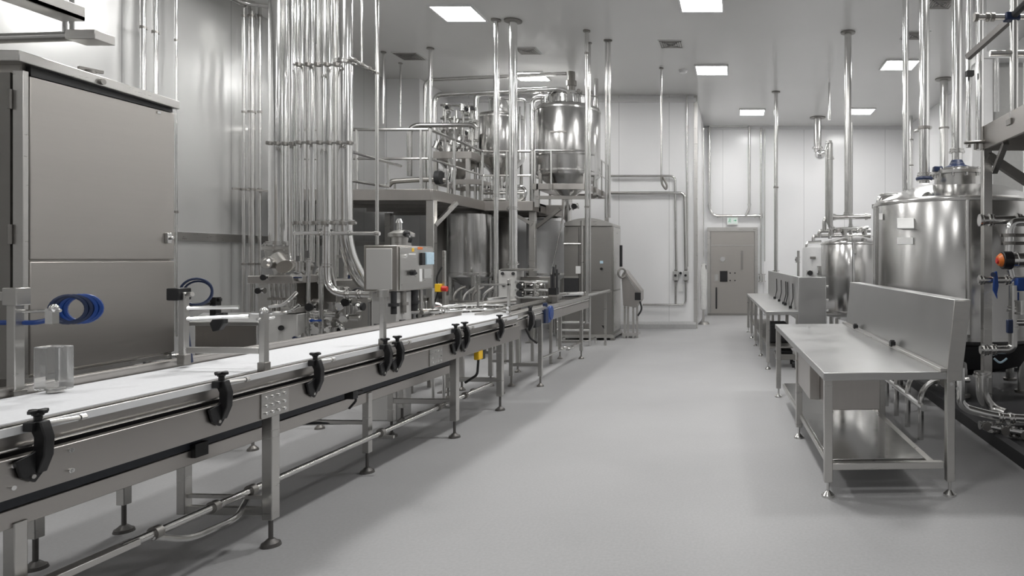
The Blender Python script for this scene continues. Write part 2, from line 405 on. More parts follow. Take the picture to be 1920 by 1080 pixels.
U0, U1 = -2.3, 4.78
T = thing('belt_conveyor', 'long belt conveyor with wide white belt and black guide brackets along the aisle', 'conveyor', (OX,OY,0), rz=-ANG)
MB().box(-.55, -.03, U0, U1, .955, .985).cyl((-.55,U1,.955),(-.03,U1,.955),.03).build('belt', BELT, T)
MB().box(-.027,.021,U0,U1+.05,.968,.981).build('inner_guide', DULL, T, .002)
MB().box(-.02,.015,U0,U1,.80,.935).build('rail_gap_shade', DARK, T)  # dark sheet added for the shade between guide rail and side frame
MB().box(-.53, -.02, U0, U1, .935, .953).build('slider_bed', STEEL, T)
MB().box(.050,.075,U0,U1+.05,.73,.875).box(.05,.09,U0,U1+.05,.872,.880).build('side_frame', STEELH, T, .003)
MB().box(-.64,-.615,U0,U1+.05,.73,.875).build('side_frame', STEELH, T, .003)
MB().box(.022,.040,U0,U1+.05,.893,.985).box(.012,.052,U0,U1+.05,.967,.985).build('guide_rail', STEELH, T, .002)
MB().box(.040,.054,U0,U1+.05,.952,.984).build('wear_strip', STRIP, T, .002)
MB().box(-.60,-.575,U0,U1+.05,.93,1.022).box(-.612,-.565,U0,U1+.05,1.015,1.026).build('guide_rail', STEELH, T, .002)
MB().tube([(.062,U0,.905),(.062,U1,.905)],.006,8).build('support_rod', PIPED, T)
for u in [-1.5,-.7,.1,.9,1.7,2.5,3.3,4.1]:
    MB().box(-.615,.05,u-.02,u+.02,.79,.84).build('cross_member', DULL, T)
for px in (62,408,585,717,740,850,867,933):
    bracket(T, .03, loc(px,.06), .965)
for u in (.35,1.25,2.1,2.6,3.0,3.4,3.8,4.2,4.55):
    bracket(T, -.70, u, .955, pin=False)
# splice plates with bolts on the near side frame
for u in (loc(505,.07), loc(812,.07)):
    p = MB().box(.075,.083,u-.07,u+.13,.735,.872).build('splice_plate', STEEL, T, .002)
    g = MB()
    for k in range(4):
        for z in (.76,.80,.845):
            MB().cyl((.083,u-.04+.045*k,z),(.091,u-.04+.045*k,z),.008,seg=8).build('bolt', CHROME, p)
g = MB()
for px in (128,130,20):
    u = loc(px,.07)
    for z in (.85,.77): MB().cyl((.075,u,z),(.084,u,z),.009,seg=8).build('bolt', CHROME, T)
UL = [(.03,1.28),(-.02,3.53),(-.05,4.6)]
for x, u in UL: leg_at(T, x, u, .735, .06, .15)
leg_at(T, -.60, 3.53, .735, .05, .14)
lg = MB().box(-.50,-.45,1.255,1.305,.17,.735).build('leg', STEEL, T, .004)
MB().box(-.50,.0,1.265,1.295,.17,.215).build('cross_brace', STEEL, T, .003)
MB().box(-.58,-.04,3.515,3.545,.30,.345).build('cross_brace', STEEL, T, .003)
MB().box(-.62,-.08,4.585,4.615,.30,.345).build('cross_brace', STEEL, T, .003)
# portal posts that carry the sensors
def post(T, x, u, z0, z1, s=.035, name='sensor_post'):
    p = MB().box(x-s/2,x+s/2,u-s/2,u+s/2,z0,z1).build(name, STEEL, T, .004)
    MB().box(x-s*.65,x+s*.65,u-s*.65,u+s*.65,z0,z0+.06).build('socket', DULL, p, .004)
    return p
u = loc(495,.02); p = post(T, .02, u, .97, 1.315)
MB().box(-.42,.0,u-.012,u+.012,1.075,1.11).build('cross_arm', STEEL, p, .003)
MB().tube([(.02,u-.05,1.27),(.02,u+.07,1.27)],.008,8).tube([(-.05,u,1.30),(.07,u,1.30)],.007,8).ball((.02,u,1.31),.022).build('rod_clamp', CHROME, p)
u = loc(718,.02); p = post(T, .02, u, .965, 1.36)
MB().disc((.02,u,1.35),(0,0,1),.04,.05,14).build('cap', STEEL, p)
u = loc(345,-.50); p = post(T, -.50, u, 1.0, 1.41)
MB().tube([(-.5,u,1.32),(-.26,u+.1,1.32)],.012,8).tube([(-.5,u,1.26),(-.2,u+.1,1.27)],.012,8).build('cross_arm', CHROME, p)
MB().cbox((-.53,u,1.40),.07,.09,.07).build('sensor', BLACK, p, .006)
MB().torus((-.50,u+.08,1.41),(.5,-1,.1),.075,.007).torus((-.50,u+.09,1.40),(.45,-1,.15),.07,.006).build('cable_coil', NAVY, p)
MB().cyl((-.51,u,1.39),(-.45,u,1.40),.014).build('connector', STEEL, p)
MB().tube([(-.55,u+.06,1.20),(-.545,u+.07,1.1),(-.54,u+.08,1.0)],.018,10,bend=.04).build('blue_hose', NAVY, p)
u = loc(403,-.62); MB().prism([(-.64,1.20),(-.60,1.26),(-.55,1.27),(-.55,1.20),(-.58,1.16),(-.62,1.15)],'y',u-.02,u+.02).build('guide_bracket', BLACK, T, .005)
u = loc(37,-.56); p = post(T, -.58, u, .95, 1.47, .042)
MB().box(-.98,-.60,u-.02,u+.02,1.41,1.45).build('cross_arm', STEEL, p, .004)
MB().box(-.61,-.54,u-.03,u+.03,1.39,1.47).build('sensor_plate', STEEL, p, .004)
for k in range(4): MB().torus((-.44+.012*k,u+.10+.012*k,1.365),(.75,-1,.05),.062,.009).build('cable_coil', BLUE if k>1 else NAVY, p)
MB().tube([(-.9,u,1.31),(-.50,u+.02,1.31),(-.45,u+.06,1.33)],.011,8).build('air_line', BLUE, p)
MB().tube([(-.62,u+.01,1.36),(-.40,u+.03,1.365)],.008,8).ball((-.43,u+.03,1.375),.02).cbox((-.44,u+.03,1.34),.035,.03,.07).build('sensor', CHROME, p)
MB().box(-.52,-.41,u+.02,u+.10,1.0,1.20).build('clear_cover', CLEAR, p, .006)
MB().cyl((-.46,u+.06,.99),(-.46,u+.06,1.01),.03).build('cover_base', STEEL, p)
# yellow limit switch and junction boxes hung under the side frame
u = loc(897,.05); MB().cbox((.05,u,.70),.05,.09,.10).build('limit_switch', YELLOW, T, .006)
MB().cbox((.05,u+.07,.685),.05,.05,.08).tube([(.05,u,.65),(.03,u+.02,.5),(-.1,u+.05,.42)],.012,8).build('switch_cable', BLACK, T)
u = loc(653,.02); MB().cbox((.04,u,.70),.06,.05,.05).tube([(.02,u+.02,.70),(.02,u+.15,.69)],.012,8).tube([(.05,u,.70),(.06,u+.03,.66),(.0,u+.04,.60)],.008,6).build('junction_box', BLACK, T)

# ------------------------------------------------------------------ lower return conveyor
T2 = thing('return_conveyor', 'lower dark-belted return conveyor running under the white belt', 'conveyor', (OX,OY,0), rz=-ANG)
MB().box(-.22,-.19,U0,3.95,.53,.605).build('side_frame', STEELH, T2, .003)
MB().box(-.99,-.96,U0,3.95,.53,.605).build('side_frame', STEELH, T2, .003)
MB().box(-.94,-.23,U0,3.9,.655,.685).box(-.23,-.195,U0,3.9,.61,.72).build('belt', DBELT, T2)
for u in (-.6,.6,1.8,3.0): MB().box(-.96,-.22,u-.025,u+.025,.57,.62).build('cross_member', DULL, T2)
leg_at(T2,-.205,.22,.55,.05,.14); leg_at(T2,-.205,2.54,.60,.05,.15)
leg_at(T2,-.975,1.42,.55,.05,.16); leg_at(T2,-.975,.95,.55,.05,.16); leg_at(T2,-.80,4.05,.62,.045,.14)
MB().box(-.97,-.21,2.53,2.55,.36,.39).build('cross_brace', STEEL, T2, .003)
MB().tube([(-.9,2.45,.37),(-.22,2.60,.36)],.011,8).build('tie_rod', CHROME, T2)
u = 1.05; MB().cbox((-.2,u,.60),.07,.08,.07).tube([(-.2,u,.57),(-.2,u+.06,.53),(-.2,u+.1,.56)],.009,6).build('junction_box', BLACK, T2)

# ------------------------------------------------------------------ service pipe along the floor below the conveyor
pts = [l2w(-.10,.55,.30), l2w(-.10,4.5,.30)]
T = thing('service_pipe', 'thin steel service pipe running low along the white belt conveyor legs', 'pipe', l2w(-.10,.6,0))
MB().tube(pts, .020, 12).build('pipe', PIPEM, T)
MB().tube([l2w(-.10,.70,.29), l2w(-.06,.85,.21), l2w(-.06,1.15,.20), l2w(-.20,1.40,.22), l2w(-.30,1.55,.21)], .017, 10, bend=.08).build('branch_pipe', PIPEM, T)
for u in (.72,1.05,1.30,2.54,3.4,3.9):
    MB().disc(l2w(-.10,u,.30), l2w(0,1)-l2w(0,0), .032, .035).build('clamp', DULL, T)
MB().bar(l2w(-.10,-1.2,.30),l2w(-.10,.62,.30),.055,.03).build('support_beam', STEEL, T, .003)
for u in (1.28, 2.54, 3.53):
    MB().bar(l2w(-.45 if u<2 else -.22,u,.27), l2w(.0,u,.27),.02,.02).build('pipe_hanger', STEEL, T)
MB().tube([l2w(-.16,3.0,.29), l2w(-.16,4.4,.26)], .016, 10).build('branch_pipe', PIPEM, T)
for u in (3.2,3.7,4.2): MB().disc(l2w(-.16,u,.28), l2w(0,1)-l2w(0,0), .028, .03).build('clamp', DULL, T)

# ------------------------------------------------------------------ transfer table and second conveyor
T = thing('transfer_conveyor', 'narrow conveyor continuing from the white belt to the tall steel enclosure', 'conveyor', (-2.62, 9.0, 0))
x0, x1, y0, y1 = -2.86, -2.45, 7.32, 10.9
MB().box(x0,x1,y0,y1,.90,.93).build('belt', DULL, T)
MB().box(x1,x1+.02,y0,y1,.80,.91).build('side_frame', STEELH, T, .003)
MB().box(x0-.02,x0,y0,y1,.80,.91).build('side_frame', STEELH, T, .003)
MB().box(x1+.005,x1+.025,y0-.15,y1,.955,1.0).build('guide_rail', STEEL, T, .003)
MB().tube([(x1+.015,y0-.15,.93),(x1+.015,y1,.93)],.012,8).build('support_rod', CHROME, T)
MB().box(x0-.03,x0-.01,y0,y1,.955,1.0).build('guide_rail', STEEL, T, .003)
def wleg(T, x, y, ztop, size=.05, zf=.13, m_=STEEL, r=.045):
    lg = MB().box(x-size/2,x+size/2,y-size/2,y+size/2,zf,ztop).build('leg', m_, T, .004)
    foot(MB(), x, y, zf+.01, r).build('foot', DULL, lg); return lg
for x, y in ((-2.47,8.35),(-2.84,8.37),(-2.50,10.66),(-2.84,10.66)): wleg(T,x,y,.82)
for y in (8.36,10.66):
    MB().box(-2.84,-2.5,y-.012,y+.012,.25,.29).build('cross_brace', STEEL, T)
MB().tube([(-2.5,8.40,.33),(-2.52,10.0,.28)],.014,8).build('tie_rod', PIPEM, T)
MB().torus((-2.55,9.95,.27),(0,0,1),.10,.014).build('hose_loop', PIPEM, T)
MB().box(-2.55,-2.5,9.9,10.65,.24,.27).build('tie_bar', STEEL, T)
def bracket_w(T, x, y, z, col=None):
    k = col or BLACK
    poly = [(x+.02,z+.03),(x+.078,z+.03),(x+.10,z-.03),(x+.098,z-.12),(x+.06,z-.20),(x+.035,z-.19),(x+.05,z-.03)]
    a = MB().prism(poly,'y',y-.045,y+.02).build('guide_bracket',k,T,.005)
    MB().cyl((x+.05,y,z+.03),(x+.05,y,z+.075),.02,seg=10).bar((x+.05,y-.05,z+.08),(x+.05,y+.05,z+.08),.026,.02).build('knob',k,a)
    return a
bracket_w(T,-2.46,7.75,.96)
MB().cbox((-2.43,8.05,.82),.06,.22,.09).build('drive_motor', DARK, T, .01)
MB().cyl((-2.44,8.62,.90),(-2.40,8.62,.90),.095,seg=24).cbox((-2.44,8.55,.88),.06,.12,.2).build('blue_clutch', BLUE, T, .01, 'deep blue clutch housing')
MB().cyl((-2.44,8.45,.99),(-2.44,8.45,1.04),.03).cbox((-2.43,8.42,.88),.05,.12,.18).build('clutch_bracket', NAVY, T, .006)
MB().tube([(-2.6,8.1,.8),(-2.55,8.2,.62),(-2.5,8.3,.55)],.012,8).build('cable', BLACK, T)

T = thing('curved_transfer_plate', 'bright curved steel transfer plate bending off behind the end of the white belt', 'transfer plate', (-2.9,7.7,.9))
pl = []
for i in range(13):
    a = PI*.05+PI*.9*i/12; pl.append((-3.02+.42*math.cos(a), 7.45+.62*math.sin(a)))
MB().prism(pl+[(-3.44,7.3),(-2.62,7.3)],'z',.935,.955).build('plate', STRIP, T)
rim = [(x,y,.99) for x,y in pl]
MB().tube(rim,.018,8,bend=0).tube([(x,y,1.045) for x,y in pl],.014,8,bend=0).build('rim_rail', CHROME, T)
MB().tube([(-3.46,7.3,1.01),(-3.5,8.4,1.02),(-3.1,9.3,1.02)],.025,10,bend=.5).build('outer_rail', STEEL, T)
for x,y in ((-3.3,7.6),(-2.8,7.9)): wleg(T,x,y,.935,.045)
post_ = MB().box(-2.67,-2.64,7.72,7.75,.95,1.36).build('stop_post', STEEL, T, .003)
MB().box(-3.0,-2.64,7.72,7.75,1.29,1.31).build('cross_arm', STEEL, post_)
MB().box(-3.02,-3.0,7.72,7.75,1.05,1.31).build('side_arm', STEEL, post_)

# small three-rung frame at the end of the line
T = thing('step_frame', 'low tubular step frame with three bars before the tall enclosure', 'step', (-2.85,12.2,0))
D = 12.2
for z in (.44,.30,.10): MB().tube([(xat(1045,D),D,z),(xat(1106,D),D-.05,z)],.028 if z>.2 else .02,10).build('rung', PIPEM, T)
for px in (1045,1106):
    x = xat(px,D); MB().tube([(x,D,0),(x,D,1.0)],.022,10).build('upright', PIPEM, T)
    MB().tube([(x,D,.10),(x,D+.5,.10),(x,D+.5,0)],.02,8).build('base_bar', PIPEM, T)

# ================================================================== tall oven-like cabinet on the left
T = thing('steel_cabinet', 'huge grained steel cabinet with two stacked doors at the left edge', 'cabinet', (-5.2,4.7,0))
X, Y0, Y1 = -4.40, 4.10, 5.22; Zs = 1.588
MB().box(-6.3, X-.03, Y0+.02, Y1, .86, 2.80).build('body', CABMAT, T, .004)
MB().box(-6.3, X-.25, Y0+.1, Y1-.08, .12, .86).build('plinth', DULL, T, .004)
for x,y in ((-6.1,4.3),(-6.1,5.0),(-4.8,4.3),(-4.8,5.0)): MB().cyl((x,y,0),(x,y,.14),.04).build('foot', DULL, T)
d1 = MB().box(X-.03, X, Y0+.045, Y1-.01, Zs+.006, 2.735).build('door', CABMAT, T, .006)
d2 = MB().box(X-.03, X, Y0+.045, Y1-.01, .875, Zs-.006).build('door', CABMAT, T, .006)
MB().box(X, X+.025, Y1-.10, Y1-.06, 1.72, 1.80).cyl((X+.02,Y1-.08,1.76),(X+.05,Y1-.08,1.76),.014).build('latch', CHROME, d1, .004)
MB().box(X, X+.006, 5.05, 5.08, 2.70, 2.72).build('rivet', CHROME, d1)
MB().box(X-.06, X+.004, Y0, Y0+.035, .86, 2.76).build('corner_post', STEEL, T, .003)
MB().box(X-1.9, X-.07, Y0-.004, Y0+.02, .86, 2.745).build('side_panel', DULL, T)
for z in (2.58, 1.75): MB().cyl((X-.065,Y0-.01,z-.06),(X-.065,Y0-.01,z+.06),.012,seg=8).build('hinge', DULL, T)
h0,h1 = Y0-.06,Y1-.015
MB().add([(X-2,h0,2.80),(X+.045,h0,2.80),(X+.045,h0,2.865),(X-2,h0,2.90),(X-2,h1,2.765),(X+.045,h1,2.765),(X+.045,h1,2.83),(X-2,h1,2.86)],[(0,1,2,3),(7,6,5,4),(0,4,5,1),(1,5,6,2),(2,6,7,3),(3,7,4,0)]).build('hood', STEEL, T, .005)
MB().prism([(Y0+.05,2.738),(Y1-.03,2.738),(Y1-.03,2.763),(Y0+.05,2.80)],'x',X-.03,X+.001).build('gap_shade', BLACK, T)  # black strip stands in for the shade in the gap under the hood
MB().cyl((X-.02,4.55,2.84),(X-.02,4.55,2.885),.03).bar((X-.05,4.50,2.89),(X,4.62,2.89),.03,.02).build('hood_catch', DULL, T)
MB().cyl((X+.04,4.56,2.81),(X+.065,4.56,2.81),.02).build('hood_bolt', DULL, T)
MB().box(X-.04,X+.02,Y1-.06,Y1+.02,.82,.86).cyl((X+.02,Y1-.02,.84),(X+.05,Y1-.02,.84),.02).build('lower_catch', CHROME, T)
MB().box(X-.02,X+.01,Y0,Y1,.83,.86).build('bottom_rail', STEEL, T)

# suspended tray frame above the cabinet
T = thing('suspended_tray_frame', 'suspended steel tray frame hanging at the top left above the cabinet', 'cable tray', (-4.4,4.2,2.95))
MB().box(-4.28,-4.13,2.2,4.22,3.10,3.13).box(-4.28,-4.27,2.2,4.22,3.10,3.19).box(-4.14,-4.13,2.2,4.22,3.10,3.19).build('tray', STEEL, T, .003)
MB().box(-4.9,-4.33,2.2,4.15,3.32,3.335).build('cover_sheet', CHROME, T, .003)
MB().tube([(-5.4,4.25,2.98),(-4.2,4.28,3.03)],.032,12).build('cross_tube', PIPEM, T)
MB().box(-4.24,-4.05,4.20,4.34,2.985,3.045).build('end_plate', STEEL, T, .004)
for x in (-4.26,-4.215): MB().cyl((x,4.22,3.03),(x,4.22,CEIL),.014,seg=10).build('hanger_rod', CHROME, T)

# ------------------------------------------------------------------ pipes along the left wall
for px, r, t in ((268,.029,'left of a pair on the steel wall behind the cabinet'),(291,.030,'right of a pair on the steel wall behind the cabinet'),(330,.016,'thin, rising at the far edge of the cabinet')):
    X = -7.2; D = X*F/(px-VX)
    pipe('bright vertical wall pipe, '+t, [(X,D,.6),(X,D,CEIL)], r, 'wall_pipe', material=CHROME, clamps=[(X,D,2.2),(X,D,4.4)])
for px, r, t in ((457,.022,'first'),(472,.042,'second, thickest'),(487,.024,'third')):
    X = -7.08; D = X*F/(px-VX)
    pipe('vertical pipe in the wall trio before the riser bundle, %s from the left'%t, [(X,D,.4),(X,D,CEIL)], r, 'wall_pipe', clamps=[(X,D,zat(355,D)),(X,D,zat(495,D)),(X,D,zat(210,D)),(X,D,zat(30,D))])
pipe('horizontal pipe under the ceiling joining the wall pipe trio', [(-7.1,8.2,5.22),(-7.05,9.5,5.24),(-6.5,9.75,5.25)], .03, 'ceiling_pipe', bend=.15, flanges=[((-7.05,9.5,5.24),(0,1,0))])
tag(MB().bar((-7.2,9.5,2.6),(-6.9,9.95,2.6),.03,.03).build('pipe_support_rail', DULL), 'short dark rail clamping the wall pipe trio at mid height', 'pipe support')

# ================================================================== riser bundle
D = 8.3
def riser(label, px, rpx, ybot, d=D, mtl=None, ytop=None, **k):
    x = xat(px,d); zt = CEIL if ytop is None else zat(ytop,d)
    return pipe(label, [(x,d,zat(ybot,d)),(x,d,zt)], m(rpx,d), 'riser_pipe', 'pipe', 'vertical pipe risers beside the control box', mtl or CHROME, **k)
x = xat(522,D)
riser('widest left riser pipe, chrome, ending in a flange over the funnel', 522, 16, 458, flanges=[((x,D,zat(458,D)),(0,0,1))], seg=28)
riser('white-lit riser pipe just right of the widest left riser', 548, 6, 490, 8.15)
riser('very thin riser rod beside the white-lit riser', 558, 2.2, 480, 8.25)
riser('slim riser pipe, second to the right of the white-lit riser', 566, 3.6, 492, 8.1)
riser('thin dark riser pipe between two slim risers', 575.5, 2.2, 470, 8.5, PIPEM)
riser('slim riser pipe in the middle of the bundle', 585, 4.6, 492, 8.1)
riser('thin riser pipe right of the middle one', 596, 2.6, 500, 8.35, PIPEM)
x = xat(610,8.3)
riser('thick riser pipe in the middle right of the bundle ending at a reducer', 610, 11.5, 430, 8.35, flanges=[((xat(610,8.35),8.35,zat(418,8.35)),(0,0,1))], seg=24)
riser('slim riser pipe tucked behind the thick right riser', 628, 3.2, 560, 8.6, PIPEM)
# thick right riser with its swept elbow
Dr = 8.2; x = xat(647,Dr); r = m(13,Dr)
pipe('thick bright right-hand riser pipe that sweeps away in an elbow', [(x,Dr,CEIL),(x,Dr,zat(470,Dr)),(x+.14,Dr+.22,zat(545,Dr)),(x+.35,Dr+.6,zat(548,Dr))], r, 'riser_pipe', 'pipe', 'vertical pipe risers beside the control box', CHROME, bend=.28, seg=28, flanges=[((x,Dr,zat(418,Dr)),(0,0,1)),((x,Dr,zat(118,Dr)),(0,0,1))])
# reducer and elbow running to the right
De = 7.5; x = xat(612,De)
pipe('polished elbow pipe below the thick middle riser turning right towards the control box', [(x,De,zat(425,De)),(x,De,zat(552,De)),(xat(695,De),De,zat(552,De))], m(6.5,De), 'elbow_pipe', material=CHROME, bend=.24,
     flanges=[((x,De,zat(440,De)),(0,0,1)),((x,De,zat(500,De)),(0,0,1)),((xat(650,De),De,zat(552,De)),(1,0,0)),((xat(672,De),De,zat(552,De)),(1,0,0))], seg=18)
pipe('short slim standpipe left of the polished elbow', [(xat(578,7.7),7.7,.35),(xat(578,7.7),7.7,zat(487,7.7))], m(3.6,7.7), 'standpipe', material=CHROME, flanges=[((xat(578,7.7),7.7,zat(490,7.7)),(0,0,1)),((xat(578,7.7),7.7,zat(618,7.7)),(0,0,1))])
pipe('short slim standpipe directly beside the polished elbow', [(xat(602,7.6),7.6,.35),(xat(602,7.6),7.6,zat(500,7.6))], m(4.4,7.6), 'standpipe', material=CHROME, flanges=[((xat(602,7.6),7.6,zat(530,7.6)),(0,0,1)),((xat(603,7.6),7.6,zat(614,7.6)),(0,0,1))])
pipe('narrow drain pipe bending down right of the polished elbow', [(xat(622,8.1),8.1,zat(440,8.1)),(xat(622,8.1),8.1,zat(510,8.1)),(xat(632,8.1),8.1,zat(548,8.1))], m(2.4,8.1), 'drain_pipe', bend=.1)
# clamp rails across the risers
def clamp_rail(label, p, q, n, r=.016):
    T = thing('pipe_clamp_rail', label, 'pipe support', (Vector(p)+Vector(q))/2)
    MB().tube([p,q], r, 8).build('rail', PIPEM, T)
    p, q = Vector(p), Vector(q)
    for i in range(n):
        c = p.lerp(q,(i+.5)/n); MB().disc(c,(0,0,1),.036,.04,12).cbox((c.x,c.y,c.z),.03,.08,.025).build('clamp', DULL, T)
clamp_rail('upper horizontal clamp rail across the slim risers', at(551,121,8.02), at(640,121,8.02), 5)
clamp_rail('upper clamp rail reaching from the thick right riser to a hanging pipe', at(655,108,8.0), at(710,139,9.1), 4, .022)
clamp_rail('clamp rail across the widest left riser at platform-rail height', at(498,268,8.0), at(556,270,8.0), 4)
clamp_rail('middle clamp rail across the slim risers at platform-rail height', at(552,267,7.98), at(665,268,7.98), 6)
clamp_rail('lower clamp rail across the risers above the polished elbow', at(548,418,7.98), at(668,418,7.98), 7)
pipe('bright horizontal pipe crossing low in front of the risers', [at(552,437,7.9), at(712,438,7.9)], m(3.4,7.9), 'cross_pipe', material=CHROME, flanges=[(at(600,437,7.9),(1,0,0)),(at(655,437,7.9),(1,0,0)),(at(705,438,7.9),(1,0,0))])
pipe('tall slim vertical pipe right of the thick riser reaching the ceiling', [at(707,459,8.9),(xat(707,8.9),8.9,CEIL)], m(3.2,8.9), 'hanging_pipe', clamps=[at(707,138,8.9), at(707,437,8.9)])
pipe('thin hanger rod from the ceiling to the upper clamp rail', [at(678,118,8.4),(xat(678,8.4),8.4,CEIL)], m(1.7,8.4), 'hanger_rod')
# ladder behind the risers
T = thing('wall_ladder', 'narrow steel ladder glimpsed between the right-hand risers', 'ladder', at(630,480,9.6))
for px in (625,633): MB().tube([at(px,520,9.6), at(px,255,9.6)],.012,8).build('stile', PIPEM, T)
for k in range(11): MB().tube([at(625,275+24*k,9.6), at(633,275+24*k,9.6)],.009,6).build('rung', PIPEM, T)

# ------------------------------------------------------------------ funnel, filling machine, manifold below the risers
Dh = 8.3
c = at(522,0,Dh); c.z = 0
T = thing('feed_funnel', 'steel feed funnel with flanged rim under the widest left riser', 'funnel', (c.x,c.y,zat(520,Dh)))
MB().lathe(c,[(m(25,Dh),zat(462,Dh)),(m(26,Dh),zat(462,Dh)),(m(26,Dh),zat(468,Dh)),(m(22,Dh),zat(470,Dh)),(m(19,Dh),zat(488,Dh)),(m(8,Dh),zat(508,Dh)),(m(7,Dh),zat(520,Dh))]).build('cone', STEEL, T)
g = MB()
for k in range(10): MB().cyl((c.x+m(24,Dh)*math.cos(k*PI/5),c.y+m(24,Dh)*math.sin(k*PI/5),zat(470,Dh)),(c.x+m(24,Dh)*math.cos(k*PI/5),c.y+m(24,Dh)*math.sin(k*PI/5),zat(459,Dh)),.012,seg=8).build('rim_bolt', CHROME, T)
valve(T, at(532,492,8.0), (1,0,-.6), .075, 'actuator', STEEL)
MB().cyl(at(521,484,7.9), at(533,500,7.8), .085, seg=20).build('sight_glass', DULL, T)

T = thing('filling_machine', 'cluttered filling machine with a steel beam shelf below the feed funnel', 'machine', at(515,640,7.7))
Dm = 7.6
MB().box(xat(476,Dm),xat(560,Dm),Dm-.1,Dm+.6,zat(531,Dm),zat(517,Dm)).build('beam_shelf', STEELH, T, .006)
MB().box(xat(478,Dm),xat(509,Dm),Dm+.05,Dm+.6,zat(600,Dm),zat(531,Dm)).build('side_housing', STEEL, T, .006)
MB().box(xat(500,Dm),xat(563,Dm),Dm-.05,Dm+.7,.35,zat(588,Dm)).build('base_cabinet', PALE, T, .01)  # pale colour imitates light reflected by the steel
MB().box(xat(535,Dm),xat(563,Dm),Dm-.08,Dm+.3,zat(586,Dm),zat(576,Dm)).build('top_plate', STEEL, T, .005)
for i, px in enumerate((512,521,530,539,548)):
    p = at(px,548,Dm); v = MB().cyl((p.x,p.y,zat(575,Dm)),(p.x,p.y,zat(531,Dm)),.035,.05,14).cyl((p.x,p.y,zat(583,Dm)),(p.x,p.y,zat(575,Dm)),.02,seg=10).build('filling_nozzle', PIPEM, T)
    MB().disc((p.x,p.y,zat(560,Dm)),(0,0,1),.055,.03,14).build('collar', DULL, v)
MB().tube([at(505,575,7.4),at(530,572,7.4),at(545,560,7.4),at(556,548,7.4)],.02,10,bend=.1).build('drain_hose', CHROME, T)
MB().tube([at(500,588,7.35),at(540,586,7.35),at(560,572,7.5)],.02,10,bend=.1).build('drain_hose', CHROME, T)
MB().cyl(at(527,615,Dm-.06),at(527,615,Dm-.09),.03).build('lock', BLACK, T)
for px,py in ((500,520),(490,545)): valve(T, at(px,py,7.45), (1,0,0), .03, 'knob')
MB().bar((-3.93,6.27,.62),(-4.95,7.75,.62),.05,.05).build('outrigger', STEEL, T, .004)
wleg(T,-3.93,6.27,.62,.045,.14)
for px in (480,560): MB().cyl((xat(px,Dm),Dm+.3,0),(xat(px,Dm),Dm+.3,.4),.03).build('leg', STEEL, T)
valve(T, at(562,500,7.7), (0,0,1), .05, 'actuator', DULL); valve(T, at(556,520,7.6), (1,0,0), .04, 'handle', NAVY)

T = thing('valve_manifold', 'dense manifold of small valves and short pipes under the polished elbow', 'manifold', at(640,660,7.8))
for k, (py, a, bb) in enumerate(((590,570,640),(606,590,632),(567,585,600),(628,600,645))):
    MB().tube([at(a,py,7.75), at(bb,py,7.75)], .028, 12).build('header_pipe', CHROME if k<2 else PIPEM, T)
    for px in (a+6, (a+bb)/2, bb-5): MB().disc(at(px,py,7.75),(1,0,0),.045,.03,14).build('flange', DULL, T)
MB().tube([at(632,606,7.7),at(640,612,7.6),at(646,625,7.6)],.024,10,bend=.08).build('outlet_pipe', CHROME, T)
for i,(px,py,kd,cl) in enumerate(((588,575,'knob',BLACK),(622,575,'actuator',DULL),(640,572,'knob',BLACK),(592,600,'handle',BLUE),(625,622,'knob',BLACK),(648,596,'actuator',STEEL),(655,566,'knob',BLACK),(660,580,'actuator',STEEL),(575,640,'knob',BLACK),(560,632,'handle',NAVY),(635,545,'actuator',DULL),(668,575,'knob',DARK))):
    valve(T, at(px,py,7.6+.05*(i%3)), ((1,0,0),(0,0,1),(0,1,.3))[i%3], .042, kd, cl)
MB().box(xat(560,8.3),xat(640,8.3),8.2,8.9,.15,zat(525,8.3)).build('backing_cabinet', DULL, T, .01)
MB().tube([at(662,545,7.7),at(672,540,7.65),at(688,548,7.6)],.014,8,bend=.1).build('hose', DARK, T)
MB().cyl(at(652,555,7.65),at(652,590,7.65),.035,seg=14).cyl(at(652,540,7.65),at(652,555,7.65),.02).build('actuator_stack', PIPEM, T)
for px in (575,640): MB().cyl((xat(px,7.8),7.8,0),(xat(px,7.8),7.8,zat(592,7.8)),.025).build('leg', STEEL, T)

# steel table box left of the filler
T = thing('equipment_table', 'low boxy steel table between the huge cabinet and the filling machine', 'table', (-4.55,5.95,0))
pl = [(-4.54,5.5),(-3.95,5.5),(-4.60,6.42),(-5.15,6.42)]
MB().prism(pl,'z',1.045,1.08).build('table_top', TABLEM, T, .006)
MB().prism([(-4.50,5.53),(-3.99,5.53),(-4.62,6.38),(-5.10,6.38)],'z',.68,1.045).build('skirt', STEELH, T, .004)
for x,y in ((-4.05,5.57),(-4.62,6.3),(-4.45,5.57),(-5.0,6.3)): wleg(T,x,y,.70,.05,.15)
MB().bar((-4.45,5.57,.32),(-5.0,6.3,.32),.03,.04).build('cross_brace', STEEL, T)
tag(MB().tube([at(352,572,5.4),at(400,568,5.6)],.014,8).tube([at(352,580,5.4),at(400,577,5.6)],.014,8).cbox(at(404,575,5.6),.05,.06,.16).bar(at(398,562,5.6),at(414,562,5.6),.03,.025).build('guide_clamp_arm', BLACK), 'black clamp on twin rods hovering over the low boxy table', 'clamp')

